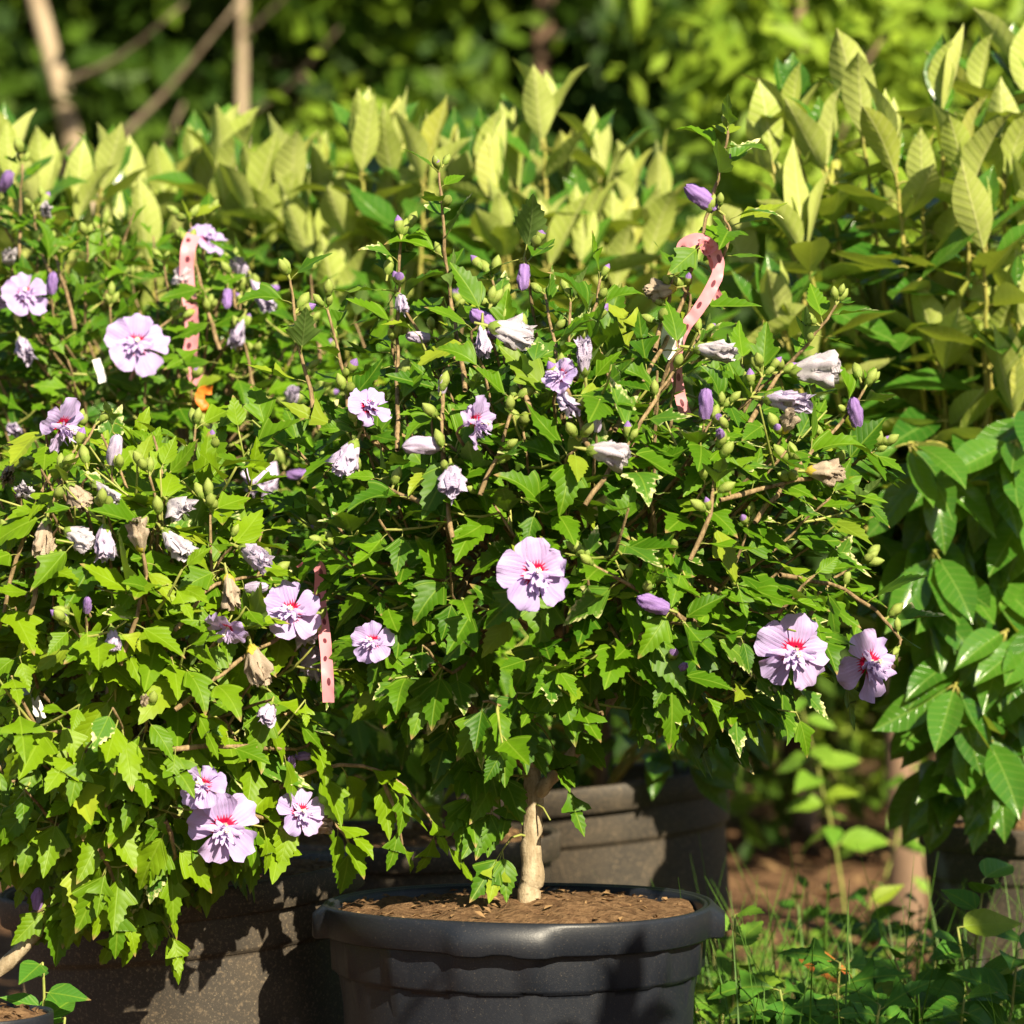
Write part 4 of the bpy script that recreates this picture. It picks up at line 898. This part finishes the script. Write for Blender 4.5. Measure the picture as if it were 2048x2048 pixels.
def tree(label, px, d, h, rx, fm, bm, seed, lean=0.0, tr=.12, zlow=.35, clumps=60, per=70, leaf=.13, name='background_tree', cat='tree', cr=.45, group='trees behind the nursery plants', back=0.0):
    rg = random.Random(seed); bx = P(px, 0, d).x; y = CAMY+d; z0 = hill(bx, y)-.05; base = Vector((bx, y, z0))
    root = bpy.data.objects.new(name, None); COL.objects.link(root); root.location = base; tag(root, label, cat, group)
    top = Vector((lean*h, rg.uniform(-.3, .3), h*.85)); mid = top*.5+Vector((rg.uniform(-.15, .15), 0, 0))
    t = T(); cv = catmull([Vector((0, 0, -.1)), mid, top], 14); tube(t, cv, [tr*(1-.65*i/13) for i in range(14)], bm, 9, .05, rg); tk = link('trunk', t.mesh('trunk'), root)
    pts = []; ends = []
    for i in range(7):
        s = cv[rg.randrange(4, 13)]; a = rg.uniform(0, 6.3); e = s+Vector((math.cos(a)*rx*.7, math.sin(a)*rx*.7, rg.uniform(.1, .35)*h*.4)); ends.append(e)
        t = T(); tube(t, catmull([s, s.lerp(e, .5)+Vector((0, 0, -.05)), e], 7), [tr*.28*(1-.7*k/6) for k in range(7)], bm, 6); link('limb', t.mesh('limb'), root)
    for i in range(clumps):
        z = zlow+(1-zlow)*rg.random(); f = math.sin(math.pi*min(.97, .18+.82*(z-zlow)/(1-zlow)))**.6
        a = rg.uniform(0, 6.3); rr = rx*f*math.sqrt(rg.random()); c = Vector((lean*h*z+rr*math.cos(a), rr*math.sin(a)+back, z*h))
        pts.append((c, rg.uniform(.6, 1.25)))
    link('crown', crown_mesh(pts, per, cr, leaf, fm, rg), root); return root
BT = [(-60, 15.0, 5.0, 1.5, 'f_dark', 'tb2', .10, .10, 'dark leaning tree at the wood edge beyond the ribboned shrub'), (90, 15.4, 5.6, 1.3, 'f_mid', 'tb1', -.22, .05, 'pale-trunked tree leaning steeply among dark leaves'),
      (110, 12.6, 4.2, .9, 'f_dark', 'tb2', -.42, .05, 'brown trunk slanting low across the dark wood edge'), (350, 13.2, 5.0, 1.2, 'f_dark', 'tb1', -.20, .07, 'tree with a bright slanting pale trunk'), (330, 17, 5.6, 1.3, 'f_mid', 'tb2', -.16, .06, 'thin slanting tree just behind the bright pale trunk'),
      (465, 13.6, 4.8, 1.1, 'f_mid', 'tb1', .01, .042, 'slim upright pale-trunked tree'), (630, 16.5, 6.0, 1.5, 'f_mid', 'tb1', -.02, .10, 'stout pale-barked tree at the gap in the leaves'), (830, 17.0, 6.0, 1.7, 'f_mid', 'tb2', .02, .10, 'mid green tree with full low branches'),
      (980, 18.0, 6.0, 1.6, 'f_blue', 'tb2', .10, .09, 'cool green tree with a brown leaning stem'), (1060, 15.8, 5.4, 1.5, 'f_blue', 'tb2', .05, .085, 'cool green tree above the tallest pale leaf'), (1240, 17.5, 6.2, 1.9, 'f_blue', 'tb2', 0, .11, 'broad dark cool green tree'),
      (1400, 16.0, 5.6, 1.5, 'f_dark', 'tb2', .03, .10, 'very dark tree behind the lime bush'), (1900, 15.0, 5.4, 1.5, 'f_mid', 'tb1', .01, .09, 'tree showing a pale stem behind the tall glossy shrub'), (2080, 15.6, 5.4, 1.5, 'f_dark', 'tb2', 0, .10, 'dark tree past the tall glossy shrub'),
      (2500, 15.4, 5.8, 1.9, 'f_mid', 'tb2', 0, .11, 'broad green tree continuing the wood past the tall glossy shrub'), (2950, 16.5, 6.0, 2.1, 'f_dark', 'tb2', 0, .12, 'dark tree ending the wood beyond the tall glossy shrub'), (-480, 15.8, 6.0, 2.0, 'f_mid', 'tb2', 0, .11, 'broad tree continuing the wood past the slanting trunks'), (-950, 16.5, 6.0, 2.1, 'f_dark', 'tb2', 0, .12, 'dark tree ending the wood past the slanting trunks'),
      (200, 19, 6.5, 2.0, 'f_dark', 'tb2', 0, .11, 'dark tree deep in the wood behind the slanting trunks'), (700, 20, 6.8, 2.1, 'f_dark', 'tb2', 0, .12, 'dark tree deep in the wood behind the stout one'), (1130, 20.5, 7.0, 2.2, 'f_dark', 'tb2', 0, .12, 'dark tree deep in the wood behind the cool greens'), (1650, 19.0, 6.6, 2.1, 'f_mid', 'tb2', 0, .12, 'tall tree deep behind the lime bush')]
for i, (px, d, h, rx, fm, bm, ln, tr_, lab) in enumerate(BT):
    d *= 1.25; h *= 1.2; rx *= 1.15
    tree(lab, px, d, h, rx, fm, bm, 300+i, ln, tr_, zlow=.34 if bm == 'tb1' else .10, clumps=int((26 if bm == 'tb1' else 30)*rx), per=90, leaf=.24, cr=.42, back=1.3 if bm == 'tb1' or ln < -.1 else .1)
tree('bright lime green bush between the dark trees and the tall glossy shrub', 1600, 9.6, 2.9, .36, 'f_lime', 'tb2', 401, .0, .05, .06, 46, 60, .11, 'background_bush', 'bush', .26, 'bushes behind the nursery plants')
tree('lime bush partly hidden by the tall glossy shrub', 1810, 10.4, 2.6, .7, 'f_lime', 'tb2', 402, .0, .05, .06, 60, 60, .095, 'background_bush', 'bush', .28, 'bushes behind the nursery plants')
tree('small pale green bush just above the back-row leaves', 660, 10.0, 2.05, .42, 'f_lime', 'tb2', 403, .0, .04, .08, 34, 50, .09, 'background_bush', 'bush', .22, 'bushes behind the nursery plants')
tree('low green bush beyond the back row, beside the small pale one', 330, 11.5, 1.75, .8, 'f_mid', 'tb2', 404, .0, .05, .08, 46, 55, .10, 'background_bush', 'bush', .28, 'bushes behind the nursery plants')
tree('dark low bush in the shade behind the leaning pot', 1330, 9.0, 1.5, .8, 'f_dark', 'tb2', 405, .0, .05, .25, 46, 60, .10, 'background_bush', 'bush', .26, 'bushes behind the nursery plants')
tree('dark low bush behind the brown stump', 1900, 8.6, 1.35, .75, 'f_dark', 'tb2', 406, .0, .05, .22, 46, 60, .10, 'background_bush', 'bush', .26, 'bushes behind the nursery plants')
tree('dark low bush deep behind the half hidden pot', 700, 8.4, 1.3, .9, 'f_dark', 'tb2', 407, .0, .05, .15, 60, 60, .10, 'background_bush', 'bush', .28, 'bushes behind the nursery plants')
sp_ = P(1808, 1600, 7.2); sp_.z = 0; t = T(); tube(t, [(0, 0, -.05), (.005, 0, .15), (-.005, 0, .4), (.01, 0, .8)], [.045, .034, .031, .029], 'tb2', 12, .06, random.Random(3))
st = bpy.data.objects.new('tree_stump', None); COL.objects.link(st); st.location = sp_; tag(st, 'short brown stem standing on bare earth between the two brown pots', 'stump'); link('trunk', t.mesh('stump'), st)
